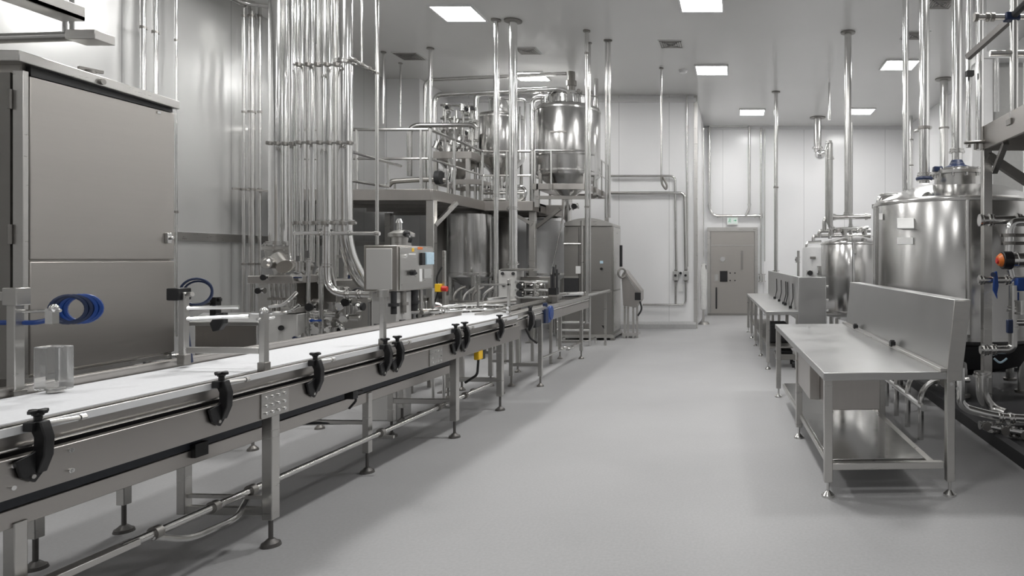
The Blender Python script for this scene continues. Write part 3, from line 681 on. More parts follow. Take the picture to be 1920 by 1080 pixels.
# ================================================================== control cabinet
T = thing('control_box', 'steel control box with small blue touch screen on its aisle face', 'control box', (-3.46,6.85,0))
X1, X0 = -3.30, -3.63; Y0, Y1 = 6.47, 7.22; z0, z1 = 1.28, 1.73
MB().box(X0,X1,Y0,Y1,z0,z1).build('housing', CABMAT, T, .008)
MB().box(X0+.03,X1-.05,Y0-.012,Y0,z0+.02,z1-.03).build('side_door', PALE, T, .004, 'side panel, reflected light put into its pale colour')  # bright reflection put into the panel colour
MB().box(X1,X1+.012,Y0+.03,Y1-.02,z0+.015,z1-.015).build('front_door', STEEL, T, .004)
def face(px): return X1*F/(px-VX)
def fpanel(px0,px1,py0,py1,name,mt,dep=.02,bev=.003):
    a, bb = face(px0), face(px1); mid = (a+bb)/2
    return MB().box(X1+.01,X1+.012+dep,a,bb,zat(py1,mid),zat(py0,mid)).build(name, mt, T, bev)
fpanel(786,792,474,497,'screen_bezel',DARK); fpanel(793,807,473,496,'touch_screen',CYAN,.03)
fpanel(781,790,463,468,'warning_label',ORANGE,.003); fpanel(764,777,475,478,'label_strip',WHITEP,.003)
fpanel(784,789,504,528,'label_plate',WHITEP,.004); fpanel(792,805,504,522,'connector_plate',GREYB,.01); fpanel(770,774,465,472,'warning_label',YELLOW,.003)
a = face(768.5); MB().cyl((X1+.012,a,zat(511,a)),(X1+.05,a,zat(511,a)),.03,seg=14).bar((X1+.05,a-.02,zat(509,a)),(X1+.05,a+.03,zat(513,a)),.02,.016).build('main_switch', BLACK, T)
for px in (757,): 
    a = face(px); MB().cyl((X1+.01,a,zat(480,a)),(X1+.03,a,zat(480,a)),.018).build('lock', CHROME, T)
MB().box(X0+.02,X1-.06,Y0+.10,Y0+.40,.0,1.27).build('pedestal', PALE, T, .01)
for x,y in ((X0+.06,Y0+.2),(X1-.06,Y0+.2),(X1-.06,Y1-.15),(X0+.06,Y1-.15)): MB().cyl((x,y,1.05),(x,y,z0+.01),.022).build('stand_post', STEEL, T)
for i,(px,py) in enumerate(((748,578),(765,575),(786,572))):
    MB().cyl((X1-.05,face(px),1.06),(X1-.05,face(px),1.28),.028+.004*i,seg=12).disc((X1-.05,face(px),1.15),(0,0,1),.05,.03,12).build('cable_gland', DULL if i%2 else DARK, T)
# vessel lid behind the control box
c = at(753,0,7.9); c.z = 0; Dv = 7.9
T = thing('small_vessel', 'small steel vessel with clamped lid behind the control box', 'vessel', (c.x,c.y,0))
MB().lathe(c,[(m(17,Dv),.2),(m(17,Dv),zat(462,Dv)),(m(17,Dv),zat(445,Dv)),(m(23,Dv),zat(444,Dv)),(m(23,Dv),zat(438,Dv)),(m(14,Dv),zat(433,Dv)),(m(5,Dv),zat(431,Dv))]).build('shell', STEEL, T)
MB().cyl(at(749,432,Dv),at(749,418,Dv),.03).cyl(at(749,418,Dv),at(749,410,Dv),.045,.02).build('relief_valve', CHROME, T)
MB().tube([at(762,440,7.7),at(770,445,7.6),at(768,455,7.6)],.02,8,bend=.05).ball(at(762,438,7.7),.04).build('lid_clamp', BLACK, T)
MB().lathe(c,[(m(17,Dv),.0),(m(20,Dv),.0),(m(20,Dv),.2),(m(17,Dv),.2)]).build('base_ring', DULL, T)
# emergency stop on its own post
Dp = 7.95
T = thing('emergency_stop_post', 'red and yellow emergency stop on a slim post right of the control box', 'emergency stop', at(826,690,Dp))
MB().box(xat(829,Dp),xat(834,Dp),Dp,Dp+.04,.0,zat(470,Dp)).build('post', STEEL, T, .003)
MB().box(xat(819,Dp),xat(830,Dp),Dp-.06,Dp,zat(547,Dp),zat(532,Dp)).build('switch_box', YELLOW, T, .006)
p = at(829,541,Dp-.03); MB().cyl(p,p+Vector((.06,0,-.005)),.032,seg=16).build('stop_button', RED, T)
MB().box(xat(823,Dp),xat(838,Dp),Dp-.05,Dp+.1,0,.015).build('base_plate', DULL, T)
MB().tube([at(808,590,Dp),at(822,545,Dp),at(818,520,Dp),at(829,500,Dp)],.010,6,bend=.05).build('cable', BLACK, T)
# low guard frame behind the belt
T = thing('guard_frame', 'low horizontal guard bar behind the belt below the control box', 'guard rail', at(780,600,7.45))
MB().tube([at(725,585,7.45),at(833,583,7.45),at(845,576,8.15)],.028,10).build('bar', PIPEM, T)
for px in (735,812,832): MB().tube([(xat(px,7.45),7.45,0),(xat(px,7.45),7.45,zat(584 if px!=812 else 540,7.45))],.018,8).build('post', PIPEM, T)
# ================================================================== platform with railings
def railing(T, pts, zdeck, h, px_posts=(), r=.025, mid=True):
    top = [Vector((x,y,zdeck+h)) for x,y in pts]
    MB().tube(top, r, 10, bend=.05).build('handrail', PIPEM, T)
    if mid: MB().tube([p-Vector((0,0,h*.48)) for p in top], r*.8, 10, bend=.05).build('mid_rail', PIPEM, T)
    for x,y in px_posts:
        po = MB().tube([(x,y,zdeck-.12),(x,y,zdeck+h)], r, 10).build('rail_post', PIPEM, T)
        MB().cbox((x,y,zdeck-.05),.07,.07,.10).build('post_shoe', DULL, po)
Dk1, Dk2, Dk3 = 10.3, 12.4, 15.1; ZD = 2.66; XK = -4.73; XK2 = -3.80
T = thing('steel_platform', 'raised steel platform with tube railings carrying the upper tanks', 'platform', (-5.2,11.5,0))
MB().prism([(-7.2,Dk1),(XK,Dk1),(XK,Dk2),(XK2,Dk2),(XK2,Dk3),(-6.5,Dk3),(-6.5,13.7),(-7.2,13.7)],'z',ZD-.04,ZD).build('deck', DULL, T)
MB().box(-7.2,XK,Dk1-.03,Dk1,ZD-.16,ZD+.01).box(XK-.0,XK+.03,Dk1-.03,Dk2,ZD-.16,ZD+.01).box(XK+.03,XK2,Dk2-.03,Dk2,ZD-.17,ZD+.01).box(XK2-.03,XK2,Dk2,Dk3,ZD-.17,ZD).build('fascia', STEELH, T, .003)
for y in (11.0,11.8,12.8,13.8,14.6): MB().box(-7.1,XK if y<Dk2 else XK2,y-.05,y+.05,ZD-.16,ZD-.04).build('deck_beam', DULL, T)
railing(T,[(-7.2,Dk1+.03),(XK-.03,Dk1+.03),(XK-.03,Dk2+.03),(XK2-.03,Dk2+.03),(XK2-.03,13.6)],ZD,.94,
        [(xat(667,Dk1),Dk1+.03),(xat(788,Dk1),Dk1+.03),(XK-.03,Dk1+.03),(XK-.03,Dk2+.03),(XK-.03,11.2),(XK2-.03,Dk2+.03),(-4.3,Dk2+.03),(XK2-.03,13.6)])
for x,y in ((xat(806,Dk1),Dk1+.06),(XK2-.1,Dk2+.3),(-6.9,13.2),(-4.0,14.6)):
    c = MB().box(x-.06,x+.06,y-.06,y+.06,0,ZD-.16).build('column', STEEL, T, .005)
    MB().box(x-.11,x+.11,y-.11,y+.11,0,.015).build('base_plate', DULL, c)
for ya,yb in ((276,311),(334,350)): MB().tube([at(630,ya,9.1),at(752 if ya<300 else 728,yb,Dk1+.02)],.022,10).build('side_rail', PIPEM, T)
MB().tube([at(728,350,Dk1+.02),at(728,300,Dk1+.02)],.018,8).build('side_rail_post', PIPEM, T)
p0 = (xat(806,Dk1),Dk1+.06)
MB().bar((p0[0]+.05,p0[1],2.12),(p0[0]+.24,p0[1]+.35,2.5),.06,.06).build('brace', STEEL, T)
MB().bar((XK2-.1,Dk2+.25,2.25),(XK2+.02-.55,Dk2+.1,2.52),.06,.06).bar((XK2-.05,Dk2+.35,2.2),(XK2+.42,Dk2+.3,2.55),.06,.06).build('brace', DULL, T)
# second, higher stage around the cone tank
T = thing('tank_stage', 'smaller raised stage with railings around the cone-bottomed tank', 'platform', (-3.3,13.3,0))
ZE = 2.99; a0,a1,b0,b1 = -3.77,-2.79,12.4,14.4
MB().box(a0,a1,b0,b0+.06,ZE-.10,ZE+.01).box(a1-.06,a1,b0,b1,ZE-.10,ZE+.01).box(a0,a0+.06,b0,b1,ZE-.10,ZE+.01).box(a0,a1,b1-.06,b1,ZE-.10,ZE+.01).build('edge_frame', STEELH, T, .003)
railing(T,[(a0,b0),(a1,b0),(a1,b1)],ZE,.62,[(a0,b0),(-3.47,b0),(a1,b0),(a1,13.0),(a1,13.7),(a1,b1)],.019,False)
MB().tube([(a1,b0,ZE+.30),(a1,b1,ZE+.30)],.016,8).build('mid_rail', PIPEM, T)
MB().bar((a0,b0+.03,ZE-.25),(a1,b0+.03,ZE-.25),.06,.06).build('lower_beam', DULL, T)
MB().box(xat(1010,13.2),xat(1060,13.2),13.2,13.3,2.45,2.66).build('rear_beam', STEELH, T)
for x,y in ((a0+.03,b1-.03),(a1-.03,b1-.03)): MB().box(x-.04,x+.04,y-.04,y+.04,0,ZE-.1).build('column', STEEL, T)
for x in (a0+.03,): MB().box(x-.04,x+.04,b0,b0+.08,ZD-.1,ZE-.1).build('column', STEEL, T)
# ------------------------------------------------------------------ tanks
def bands(T, c, r, zs, h=.03):
    for z in zs: MB().lathe(c,[(r,z-h/2),(r+.012,z-h/2),(r+.012,z+h/2),(r,z+h/2)]).build('rim_band', PIPEM, T)
c = Vector((-3.35,13.2,0)); R = .625
T = thing('cone_bottom_tank', 'bright cylindrical cone-bottomed tank raised over the tall enclosure', 'tank', (c.x,c.y,2.5))
MB().lathe(c,[(.07,2.55),(.07,2.78),(R*.98,3.22),(R,3.26),(R,4.52),(R*.97,4.57),(R*.55,4.66),(.3,4.69)],56).build('shell', TANKM, T)
bands(T,c,R,(3.30,4.50))
MB().lathe(c,[(.40,4.62),(.42,4.62),(.42,4.78),(.36,4.80),(.36,4.86),(.1,4.90),(.05,4.9)],40).build('manway', CHROME, T)
MB().cyl((c.x+.06,c.y,4.88),(c.x+.06,c.y,CEIL-.05),.07,seg=16).cyl((c.x+.06,c.y,5.02),(c.x+.06,c.y,5.12),.10,seg=16).build('agitator_drive', DULL, T)
MB().box(c.x-.18,c.x+.12,c.y-R-.012,c.y-R+.03,3.98,4.01).build('nameplate', DULL, T)
g = MB()
for k in range(10):
    a = -PI*.95+PI*.9*k/9; MB().cyl((c.x+.52*math.cos(a),c.y+.52*math.sin(a),4.58),(c.x+.52*math.cos(a),c.y+.52*math.sin(a),4.74),.02,seg=8).build('lid_bolt', CHROME, T)
for k,(dx,kd) in enumerate(((-.45,'actuator'),(-.25,'handle'),(.3,'actuator'),(.5,'knob'))): valve(T,(c.x+dx,c.y-.3,4.82),(1,0,0),.035,kd,DULL)
MB().tube([(c.x-.62,c.y-.2,4.80),(c.x-.2,c.y-.35,4.84),(c.x+.2,c.y-.35,4.80),(c.x+.6,c.y-.1,4.78)],.022,10,bend=.08).build('spray_pipe', CHROME, T)
valve(T,(c.x,c.y-.02,2.66),(0,0,1),.07,'actuator'); valve(T,(c.x+.16,c.y-.1,2.62),(1,0,.3),.05,'knob')
MB().tube([(c.x,c.y,2.58),(c.x,c.y,2.2)],.06,14).build('outlet_pipe', PIPEM, T)
MB().tube([(c.x+.02,c.y-.35,2.7),(c.x-.02,c.y-.4,2.3),(c.x-.12,c.y-.45,1.8),(c.x-.2,c.y-.5,1.3)],.016,8,bend=.2).build('hanging_hose', PIPEM, T)
for k in range(4):
    a = PI/4+k*PI/2; MB().box(c.x+(R-.02)*math.cos(a)-.03,c.x+(R-.02)*math.cos(a)+.03,c.y+(R-.02)*math.sin(a)-.03,c.y+(R-.02)*math.sin(a)+.03,2.90,3.4).build('support_lug', STEEL, T)
# domed-neck tank on the platform
c = Vector((-4.82,13.6,0)); R = .46
T = thing('domed_tank', 'shiny upright tank with narrow domed neck standing on the platform', 'tank', (c.x,c.y,ZD))
MB().lathe(c,[(.06,3.0),(.06,3.15),(R*.97,3.60),(R,3.64),(R,4.46),(R*.97,4.51),(R*.5,4.58)],48).build('shell', TANKM, T)
MB().lathe(c,[(.24,4.54),(.24,4.80),(.26,4.81),(.26,4.84),(.2,4.87),(.04,4.89)],32).build('domed_neck', CHROME, T)
bands(T,c,R,(3.66,4.44))
for k in range(4):
    a = PI/4+k*PI/2; MB().cyl((c.x+R*.95*math.cos(a),c.y+R*.95*math.sin(a),ZD),(c.x+R*.95*math.cos(a),c.y+R*.95*math.sin(a),3.8),.035,seg=12).build('leg', PIPEM, T)
valve(T,(c.x,c.y,3.05),(0,0,1),.05,'actuator')
MB().tube([(c.x+.15,c.y-.2,4.80),(c.x+.55,c.y-.2,4.80),(c.x+.55,c.y-.2,3.7)],.022,10).build('overflow_pipe', CHROME, T)
for px in (975,985): MB().tube([at(px,200,13.3),at(px,300,13.3)],.018,8).build('sample_pipe', CHROME, T)
# darker companion vessel with valve cluster
c = Vector((xat(860,13.1),13.1,0)); R = .34
T = thing('valve_vessel', 'dark squat vessel crowded with valves left of the domed-neck tank', 'tank', (c.x,c.y,3.0))
MB().lathe(c,[(.05,3.0),(.05,3.1),(R,3.45),(R,4.02),(R*.9,4.09),(.1,4.15)],40).build('shell', PIPEM, T)
for k in range(3):
    a = .3+k*2*PI/3; MB().cyl((c.x+R*.9*math.cos(a),c.y+R*.9*math.sin(a),ZD),(c.x+R*.9*math.cos(a),c.y+R*.9*math.sin(a),3.7),.03,seg=10).build('leg', PIPEM, T)
rr = random.Random(3)
for i in range(26):
    px, py = 814+rr.random()*84, 196+rr.random()*88; d = 12.25+rr.random()*.5
    valve(T, at(px,py,d), ((1,0,0),(0,0,1),(.3,.2,1))[i%3], .030+rr.random()*.022, ('actuator','knob','handle','actuator')[i%4], (CHROME,DARK,DULL,STEEL)[i%4])
for i in range(5):
    px = 818+i*17; MB().tube([at(px,200+9*(i%3),12.4),at(px,288,12.4)],.018,8).build('riser', PIPED if i%2 else PIPEM, T)
for i in range(6):
    px = 832+i*12; MB().tube([at(px,195+6*(i%3),12.9),at(px,280-8*(i%2),12.9)],.022,10).build('riser', CHROME if i%2 else PIPEM, T)
for py in (197,222,262): MB().tube([at(826,py,12.8),at(897,py+3,12.9)],.022,10).build('header_pipe', PIPEM, T)
# support frame for it
T = thing('vessel_support_frame', 'two-tier steel support frame behind the sloping platform railing', 'frame', (xat(846,12.3),12.6,ZD))
for z,a,bb,hh in ((zat(297,12.3),812,884,.13),(zat(345,12.3),808,898,.09)):
    MB().box(xat(a,12.3),xat(bb,12.3),12.3,12.38,z,z+hh).box(xat(a,12.3),xat(a,12.3)+.06,12.38,13.5,z,z+hh).box(xat(bb,12.3)-.06,xat(bb,12.3),12.38,13.5,z,z+hh).box(xat(a,12.3),xat(bb,12.3),13.5,13.58,z,z+hh).build('beam_ring', STEELH, T, .003)
for px in (815,876): 
    for y in (12.34,13.54): MB().box(xat(px,12.3)-.035,xat(px,12.3)+.035,y-.03,y+.03,ZD,zat(290,12.3)).build('upright', STEEL, T)
T = thing('platform_pump', 'short bright pump body with bent suction pipe on the platform behind the rail', 'pump', at(845,352,11.6))
MB().cyl(at(836,325,11.7),at(836,345,11.7),.10,seg=20).cyl(at(836,318,11.7),at(836,325,11.7),.13,seg=20).build('body', CHROME, T)
MB().tube([at(845,300,11.7),at(852,318,11.6),at(846,342,11.6)],.05,12,bend=.12).build('suction_pipe', CHROME, T)
MB().tube([at(728,348,11.3),at(735,340,11.3),at(800,336,11.5),at(836,338,11.6)],.045,12,bend=.15).build('delivery_pipe', DULL, T)
MB().cyl(at(818,333,11.5),at(828,333,11.5),.12,seg=18).build('motor', DARK, T)
for px in (740,790,840): MB().cyl((xat(px,11.5),11.5,ZD),(xat(px,11.5),11.5,zat(338,11.5)),.02).build('foot_post', STEEL, T)
# low pipework to the right on the deck
T = thing('deck_manifold', 'low pipe manifold with round loop on the deck below the domed-neck tank', 'manifold', at(940,385,12.7))
for py in (355,362,374): MB().tube([at(905,py,12.7),at(985,py,12.7)],.028,10).build('header_pipe', PIPEM, T)
MB().torus(at(973,362,12.65),(0,1,0),.13,.03).build('pipe_loop', CHROME, T)
for i,px in enumerate((912,922,941,950)): MB().tube([at(px,330,12.75),at(px,384,12.75)],.022,10).build('riser', CHROME, T); valve(T,at(px,352,12.7),(0,0,1),.035,'knob',DARK)
# tanks standing on the floor below the platform
def floor_tank(label, px, D, R, zb, zt, za, mt=TANKM, grp='tanks standing below the platform', legs=4):
    c = Vector((xat(px,D),D,0)); T = thing('floor_tank', label, 'tank', (c.x,c.y,0), grp)
    MB().lathe(c,[(.05,za-.12),(.05,za),(R*.97,zb),(R,zb+.04),(R,zt-.05),(R*.9,zt)],48).build('shell', mt, T)
    bands(T,c,R,(zb+.06,),.04)
    for k in range(legs):
        a = PI/4+k*2*PI/legs; x,y = c.x+R*.92*math.cos(a), c.y+R*.92*math.sin(a)
        MB().cyl((x,y,0),(x,y,zb+.25),.035,seg=12).build('leg', PIPEM, T)
    valve(T,(c.x,c.y,za-.15),(0,0,1),.05,'actuator',DULL)
    return T, c
floor_tank('banded steel cone tank hanging below the platform behind the emergency stop post', 882, 12.6, .41, 1.26, 2.48, 1.02)
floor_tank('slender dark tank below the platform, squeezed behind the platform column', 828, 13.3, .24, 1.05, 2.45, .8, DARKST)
floor_tank('pale smooth tank below the platform just left of the tall enclosure', 1024, 14.1, .40, 1.22, 2.44, 1.0, TRIMW)
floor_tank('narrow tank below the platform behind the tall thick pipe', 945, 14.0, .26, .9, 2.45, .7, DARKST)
x=xat(889,11.9); pipe('slim drain pipe dropping from the banded cone tank', [(x,11.9,.45),(x,11.9,1.30)], .055, 'drain_pipe', flanges=[((x,11.9,1.0),(0,0,1))])
T = thing('floor_pump', 'low pump with bent pipes on the floor below the banded cone tank', 'pump', at(900,640,11.5))
MB().cyl((xat(880,11.5),11.5,.55),(xat(915,11.5),11.5,.62),.14,seg=20).build('motor', DULL, T)
for i in range(5): MB().tube([at(850+18*i,600,11.4+.1*i),at(850+18*i,548+5*(i%2),11.4+.1*i),at(872+18*i,538,11.7)],.025,10,bend=.15).build('pipe', PIPEM if i%2 else DULL, T)
MB().box(xat(845,11.5),xat(935,11.5),11.2,11.9,.0,.40).build('base', DULL, T, .01)
# ------------------------------------------------------------------ tall hanging pipes around the platform
def hang(label, px, ytop, ybot, r, group='pipes hanging from the ceiling', mt=None, **k):
    D = 3.75*F/(VY-ytop); x = xat(px,D)
    return pipe(label, [(x,D,zat(ybot,D)),(x,D,CEIL)], r, 'hanging_pipe', 'pipe', group, mt or PIPEM, top_flange=True, **k)
D = 3.75*F/(VY-38); x = xat(962,D)
pipe('thickest hanging pipe, running from the ceiling down in front of the domed-neck tank', [(x,D,zat(520,D)),(x,D,CEIL)], .066, 'hanging_pipe', 'pipe', 'pipes hanging from the ceiling', CHROME, top_flange=True, seg=24, flanges=[((x,D,zat(392,D)),(0,0,1)),((x,D,zat(495,D)),(0,0,1))])
D = 10.45; x = xat(930,D)
pipe('medium hanging pipe just left of the thickest one', [(x,D,zat(560,D)),(x,D,CEIL)], .037, 'hanging_pipe', 'pipe', 'pipes hanging from the ceiling', CHROME, top_flange=True, flanges=[((x,D,zat(368,D)),(0,0,1)),((x,D,zat(530,D)),(0,0,1))])
pipe('thin twin companion of the medium hanging pipe', [(xat(934,10.7),10.7,zat(372,10.7)),(xat(934,10.7),10.7,zat(130,10.7))], .022, 'hanging_pipe')
hang('slim hanging pipe in front of the cone-bottomed tank', 1100, 57, 606, .029, clamps=[at(1100,100,10.95), at(1100,388,10.95)])
hang('thin rod right behind the slim hanging pipe at the cone-bottomed tank', 1106, 80, 560, .018)
for px, t in ((1136.5,'left'),(1143,'right')): hang('%s rod of the twin hanger holding the corner of the tank stage'%t, px, 75, 408, .020, 'twin hanger rods')
hang('dark hanger pipe rising from the platform corner to the ceiling', 807, 90, 357, .030, flanges=[(at(807,150,11.87),(0,0,1))])
hang('very thin hanger rod with open lower end before the corner wall', 751, 118, 238, .018)
hang('thin hanger rod nearest the left wall corner', 719, 97, 232, .022)
D = 12.9
pipe('dark upright pair pipe rising behind the platform corner', [(xat(797,D),D,ZD),(xat(797,D),D,zat(150,D)),(xat(1062,D),D,zat(138,D))], .035, 'overhead_pipe', bend=.15)
pipe('overhead pipe crossing to the far right of the cone-bottomed tank and bending down', [(xat(1065,13.9),13.9,zat(138,13.9)),(xat(1118,13.9),13.9,zat(135,13.9)),(xat(1118,13.9),13.9,zat(372,13.9))], .042, 'overhead_pipe', bend=.14)
D = 12.75
pipe('bright overhead pipe looping from the valve cluster into the cone-bottomed tank', [(xat(815,D),D,zat(250,D)),(xat(815,D),D,zat(178,D)),(xat(1060,D),D,zat(166,D)),(xat(1068,D),D+.3,zat(192,D))], .045, 'overhead_pipe', bend=.14, material=CHROME)
pipe('short pipe bending down from the overhead loop to the domed neck', [(xat(893,12.8),12.8,zat(245,12.8)),(xat(893,12.8),12.8,zat(175,12.8)),(xat(935,13),13,zat(176,13))], .05, 'overhead_pipe', bend=.12, material=CHROME)
pipe('thick dark pipe curving over the platform corner railing', [(xat(768,11.6),11.6,zat(330,11.6)),(xat(768,11.6),11.6,zat(235,11.6)),(xat(893,12.2),12.2,zat(234,12.2)),(xat(893,12.2),12.2,zat(262,12.2))], .042, 'overhead_pipe', bend=.16, material=PIPED)
pipe('pale standing pipe between the two upper tanks', [(xat(998,13.0),13.0,ZD),(xat(998,13.0),13.0,zat(185,13.0)),(xat(1035,13.0),13.0,zat(182,13.0))], .05, 'standpipe', bend=.12, material=CHROME)

# ================================================================== tall steel enclosure
T = thing('tall_enclosure', 'tall grey steel machine enclosure with rounded lid at the end of the line', 'machine enclosure', (-3.1,13.5,0))
X0, X1, Y0, Y1 = -3.40, -2.45, 13.07, 13.95; ZT = 2.24
MB().box(X0,X1,Y0+.02,Y1,.10,ZT).build('body', DARKST, T, .008)
MB().box(X0+.30,X1-.02,Y0,Y0+.02,.98,ZT-.02).build('upper_door', DARKST, T, .004)
MB().box(X0+.30,X1-.02,Y0,Y0+.02,.14,.96).build('lower_door', DARKST, T, .004)
MB().box(X0+.0,X0+.28,Y0-.01,Y0+.02,1.26,ZT-.02).build('window_door', DARKST, T, .004)
MB().box(X0+.0,X0+.28,Y0-.012,Y0+.02,.85,1.22).build('dark_window', DARK, T, .004)
MB().box(X0+.0,X0+.28,Y0-.02,Y0+.02,1.22,1.26).build('window_ledge', STEEL, T)
MB().box(xat(1080,Y0),xat(1094,Y0),Y0-.024,Y0-.011,zat(513,Y0),zat(499,Y0)).build('white_label', WHITEP, T)
MB().box(xat(1125,Y0),xat(1131,Y0),Y0-.01,Y0,zat(494,Y0),zat(489,Y0)).build('pale_label', CYAN, T)
MB().cyl((xat(1128,Y0),Y0,zat(504,Y0)),(xat(1128,Y0),Y0-.04,zat(504,Y0)),.025).build('handle', BLACK, T)
MB().prism([(xat(1128,Y0),zat(610,Y0)),(xat(1138,Y0),zat(611,Y0)),(xat(1137,Y0),zat(620,Y0)),(xat(1132,Y0),zat(616,Y0))],'y',Y0-.008,Y0).build('dark_vent', BLACK, T)
MB().box(X1,X1+.012,Y0+.06,Y1-.05,.98,ZT-.02).box(X1,X1+.012,Y0+.06,Y1-.05,.16,.95).build('side_panel', STEEL, T, .004)
poly = [(X0,ZT)]+[(X0+(X1-X0)*k/10, ZT+.16*math.sin(PI*min(1,(k+1.5)/12.5))) for k in range(0,11)]+[(X1,ZT)]
MB().prism(poly,'y',Y0-.02,Y1).build('rounded_lid', STEEL, T, .004)
MB().box(X0-.05,X1+.03,Y0-.03,Y1+.03,.05,.11).build('base_frame', STEEL, T)
for x,y in ((X0,Y0),(X1,Y0),(X1,Y1),(X0,Y1)): MB().cbox((x,y,.025),.08,.08,.05).build('foot', DULL, T)
MB().cyl((X0+.36,Y0-.03,.2),(X0+.36,Y0-.03,ZT+.1),.03).build('front_post', STEEL, T)
for z in (1.89,): MB().tube([(X0+.0,Y0-.03,z),(X0+.36,Y0-.03,z)],.015,8).build('front_rail', STEEL, T)
T = thing('inclined_feeder', 'small inclined chute machine on legs right of the tall enclosure', 'machine', (-2.15,13.6,0))
D = 13.5
MB().prism([(xat(1167,D),zat(515,D)),(xat(1173,D),zat(506,D)),(xat(1203,D),zat(545,D)),(xat(1203,D),zat(562,D)),(xat(1193,D),zat(576,D)),(xat(1170,D),zat(572,D))],'y',D-.1,D+.3).build('hopper', STEELH, T, .005)
MB().box(xat(1192,D),xat(1203,D),D-.13,D-.09,zat(562,D),zat(548,D)).build('outlet', BLACK, T)
MB().bar((xat(1172,D),D-.12,zat(512,D)),(xat(1198,D),D-.12,zat(546,D)),.03,.03).build('edge_bar', CHROME, T)
for px in (1172,1178,1188,1195): MB().box(xat(px,D)-.02,xat(px,D)+.02,D-.05,D,0,zat(570,D)).build('leg', STEEL, T)
MB().box(xat(1168,D),xat(1197,D),D-.1,D+.25,.05,.10).build('base_bar', STEEL, T)
MB().tube([(xat(1166,D),D-.1,zat(460,D)),(xat(1166,D),D-.1,zat(500,D))],.03,8).build('column', DARK, T)
MB().tube([at(1200,565,13.3),at(1204,580,13.3),at(1196,592,13.3)],.018,8,bend=.08).build('cable', DARK, T)
MB().torus(at(1166,512,13.3),(1,-1,0),.09,.02).build('hand_wheel', DULL, T)

# ------------------------------------------------------------------ capping head at the line
T = thing('nozzle_cabinet', 'upright grey plate cabinet with rows of small valves behind the line end', 'machine', (-3.75,10.2,0))
D = 9.9
MB().box(xat(935,D),xat(968,D),D,D+.35,zat(570,D),zat(506,D)).build('plate_cabinet', PALE, T, .006)
MB().box(xat(938,D),xat(1000,D),D+.0,D+.3,zat(508,D),zat(504,D)).build('top_rail', STEEL, T)
for px,py in ((942,513),(962,513),(944,535)): MB().cyl(at(px,py,D),at(px,py,D-.03),.025,seg=10).build('knob', DARK, T)
for i in range(12):
    px = 976+9*(i%6); py = 536+14*(i//6)
    valve(T, at(px,py,D+.1*(i%3)), (0,0,1) if i%2 else (1,0,0), .038, ('knob','actuator','handle')[i%3], (DARK,CHROME,BLACK)[i%3])
for py in (528,543,556): MB().tube([at(966,py,D),at(1028,py+1,D)],.024,10).build('header_pipe', CHROME, T)
MB().box(xat(968,D),xat(1028,D),D+.2,D+.5,zat(575,D),zat(520,D)).build('back_plate', DULL, T, .006)
for px in (937,965,1025): MB().box(xat(px,D)-.02,xat(px,D)+.02,D+.2,D+.24,0,zat(568,D)).build('leg', STEEL, T)
for px,h in ((1034,515),(1038,500),(1044,505)): MB().cyl(at(px,548,D),at(px,h,D),.018,seg=8).build('spindle', DARK, T)
MB().cbox(at(1038,546,D),.12,.12,.10).build('spindle_block', BLACK, T)
MB().box(xat(1030,D),xat(1046,D),D-.02,D+.5,zat(556,D),zat(553,D)).build('spindle_bracket', STEEL, T)
T = thing('guide_rail_pair', 'pair of bright guide rails leading from the line end towards the enclosure', 'rail', (-3.0,10.6,.9))
MB().tube([(-3.55,9.4,1.02),(-3.2,10.4,1.02),(-2.6,11.2,1.02)],.03,10,bend=.3).build('rail', CHROME, T)
MB().tube([(-2.5,10.9,.99),(-2.43,12.6,.99)],.03,10).build('rail', PIPEM, T)
for x,y in ((-3.2,10.4),(-2.44,12.3)): MB().box(x-.02,x+.02,y-.02,y+.02,0,1.0).build('post', STEEL, T)
# low floor leg frames left of the line
T = thing('cross_conveyor_frame', 'leggy understructure frame behind the conveyor joint', 'frame', (-3.2,8.2,0))
for x,y in ((-3.1,8.37),(-3.35,8.1),(-3.1,9.4),(-3.35,9.4)): wleg(T,x,y,.86,.05)
MB().box(-3.38,-3.07,8.05,9.45,.84,.90).build('top_frame', STEELH, T)
MB().box(-3.1,-2.84,8.35,8.39,.30,.33).build('cross_brace', STEEL, T)
MB().box(-3.37,-3.1,8.09,8.13,.42,.45).build('cross_brace', STEEL, T)

# ================================================================== pipes on the back wall
YW = YB-.08
def wallpipe(label, pix, r, boxes=(), D=YW, name='wall_pipe', group=None, **k):
    return pipe(label, [at(px,py,D) for px,py in pix], r, name, 'pipe', group, PIPEM, bend=.12, **k)
wallpipe('upper horizontal pipe on the white back wall bending down to the left switch box', [(1143,330),(1266,330),(1268,510)], .028)
wallpipe('lower, thicker horizontal pipe on the white back wall bending down to the right switch box', [(1143,362),(1284,362),(1286,510)], .038)
wallpipe('low conduit on the back wall below the two switch boxes', [(1205,571),(1286,572),(1286,526)], .026)
wallpipe('short conduit dropping from the left switch box', [(1267,526),(1267,571)], .026)
wallpipe('thin vertical conduit near the back wall corner, reaching the ceiling', [(1288,178),(1289,500)], .022)
for px, t in ((1267,'left'),(1286,'right')):
    T = thing('switch_box', '%s one of two small grey switch boxes on the white back wall'%t, 'switch box', at(px,526,YW), 'switch boxes on the back wall')
    p = at(px,517,YB-.09); MB().cbox(p,.13,.14,.21).build('housing', GREYB, T, .012)
    MB().cyl(p+Vector((0,-.07,.01)),p+Vector((0,-.11,.01)),.028).build('switch', BLACK, T)
    for dz in (.11,-.11): MB().cyl(p+Vector((0,0,dz)),p+Vector((0,0,dz*1.25)),.035,seg=10).build('gland', DULL, T)
tag(MB().cyl(at(1276,512,YB),at(1276,512,YB-.06),.03).build('push_button', BLACK), 'tiny black push button between the two wall switch boxes', 'button')
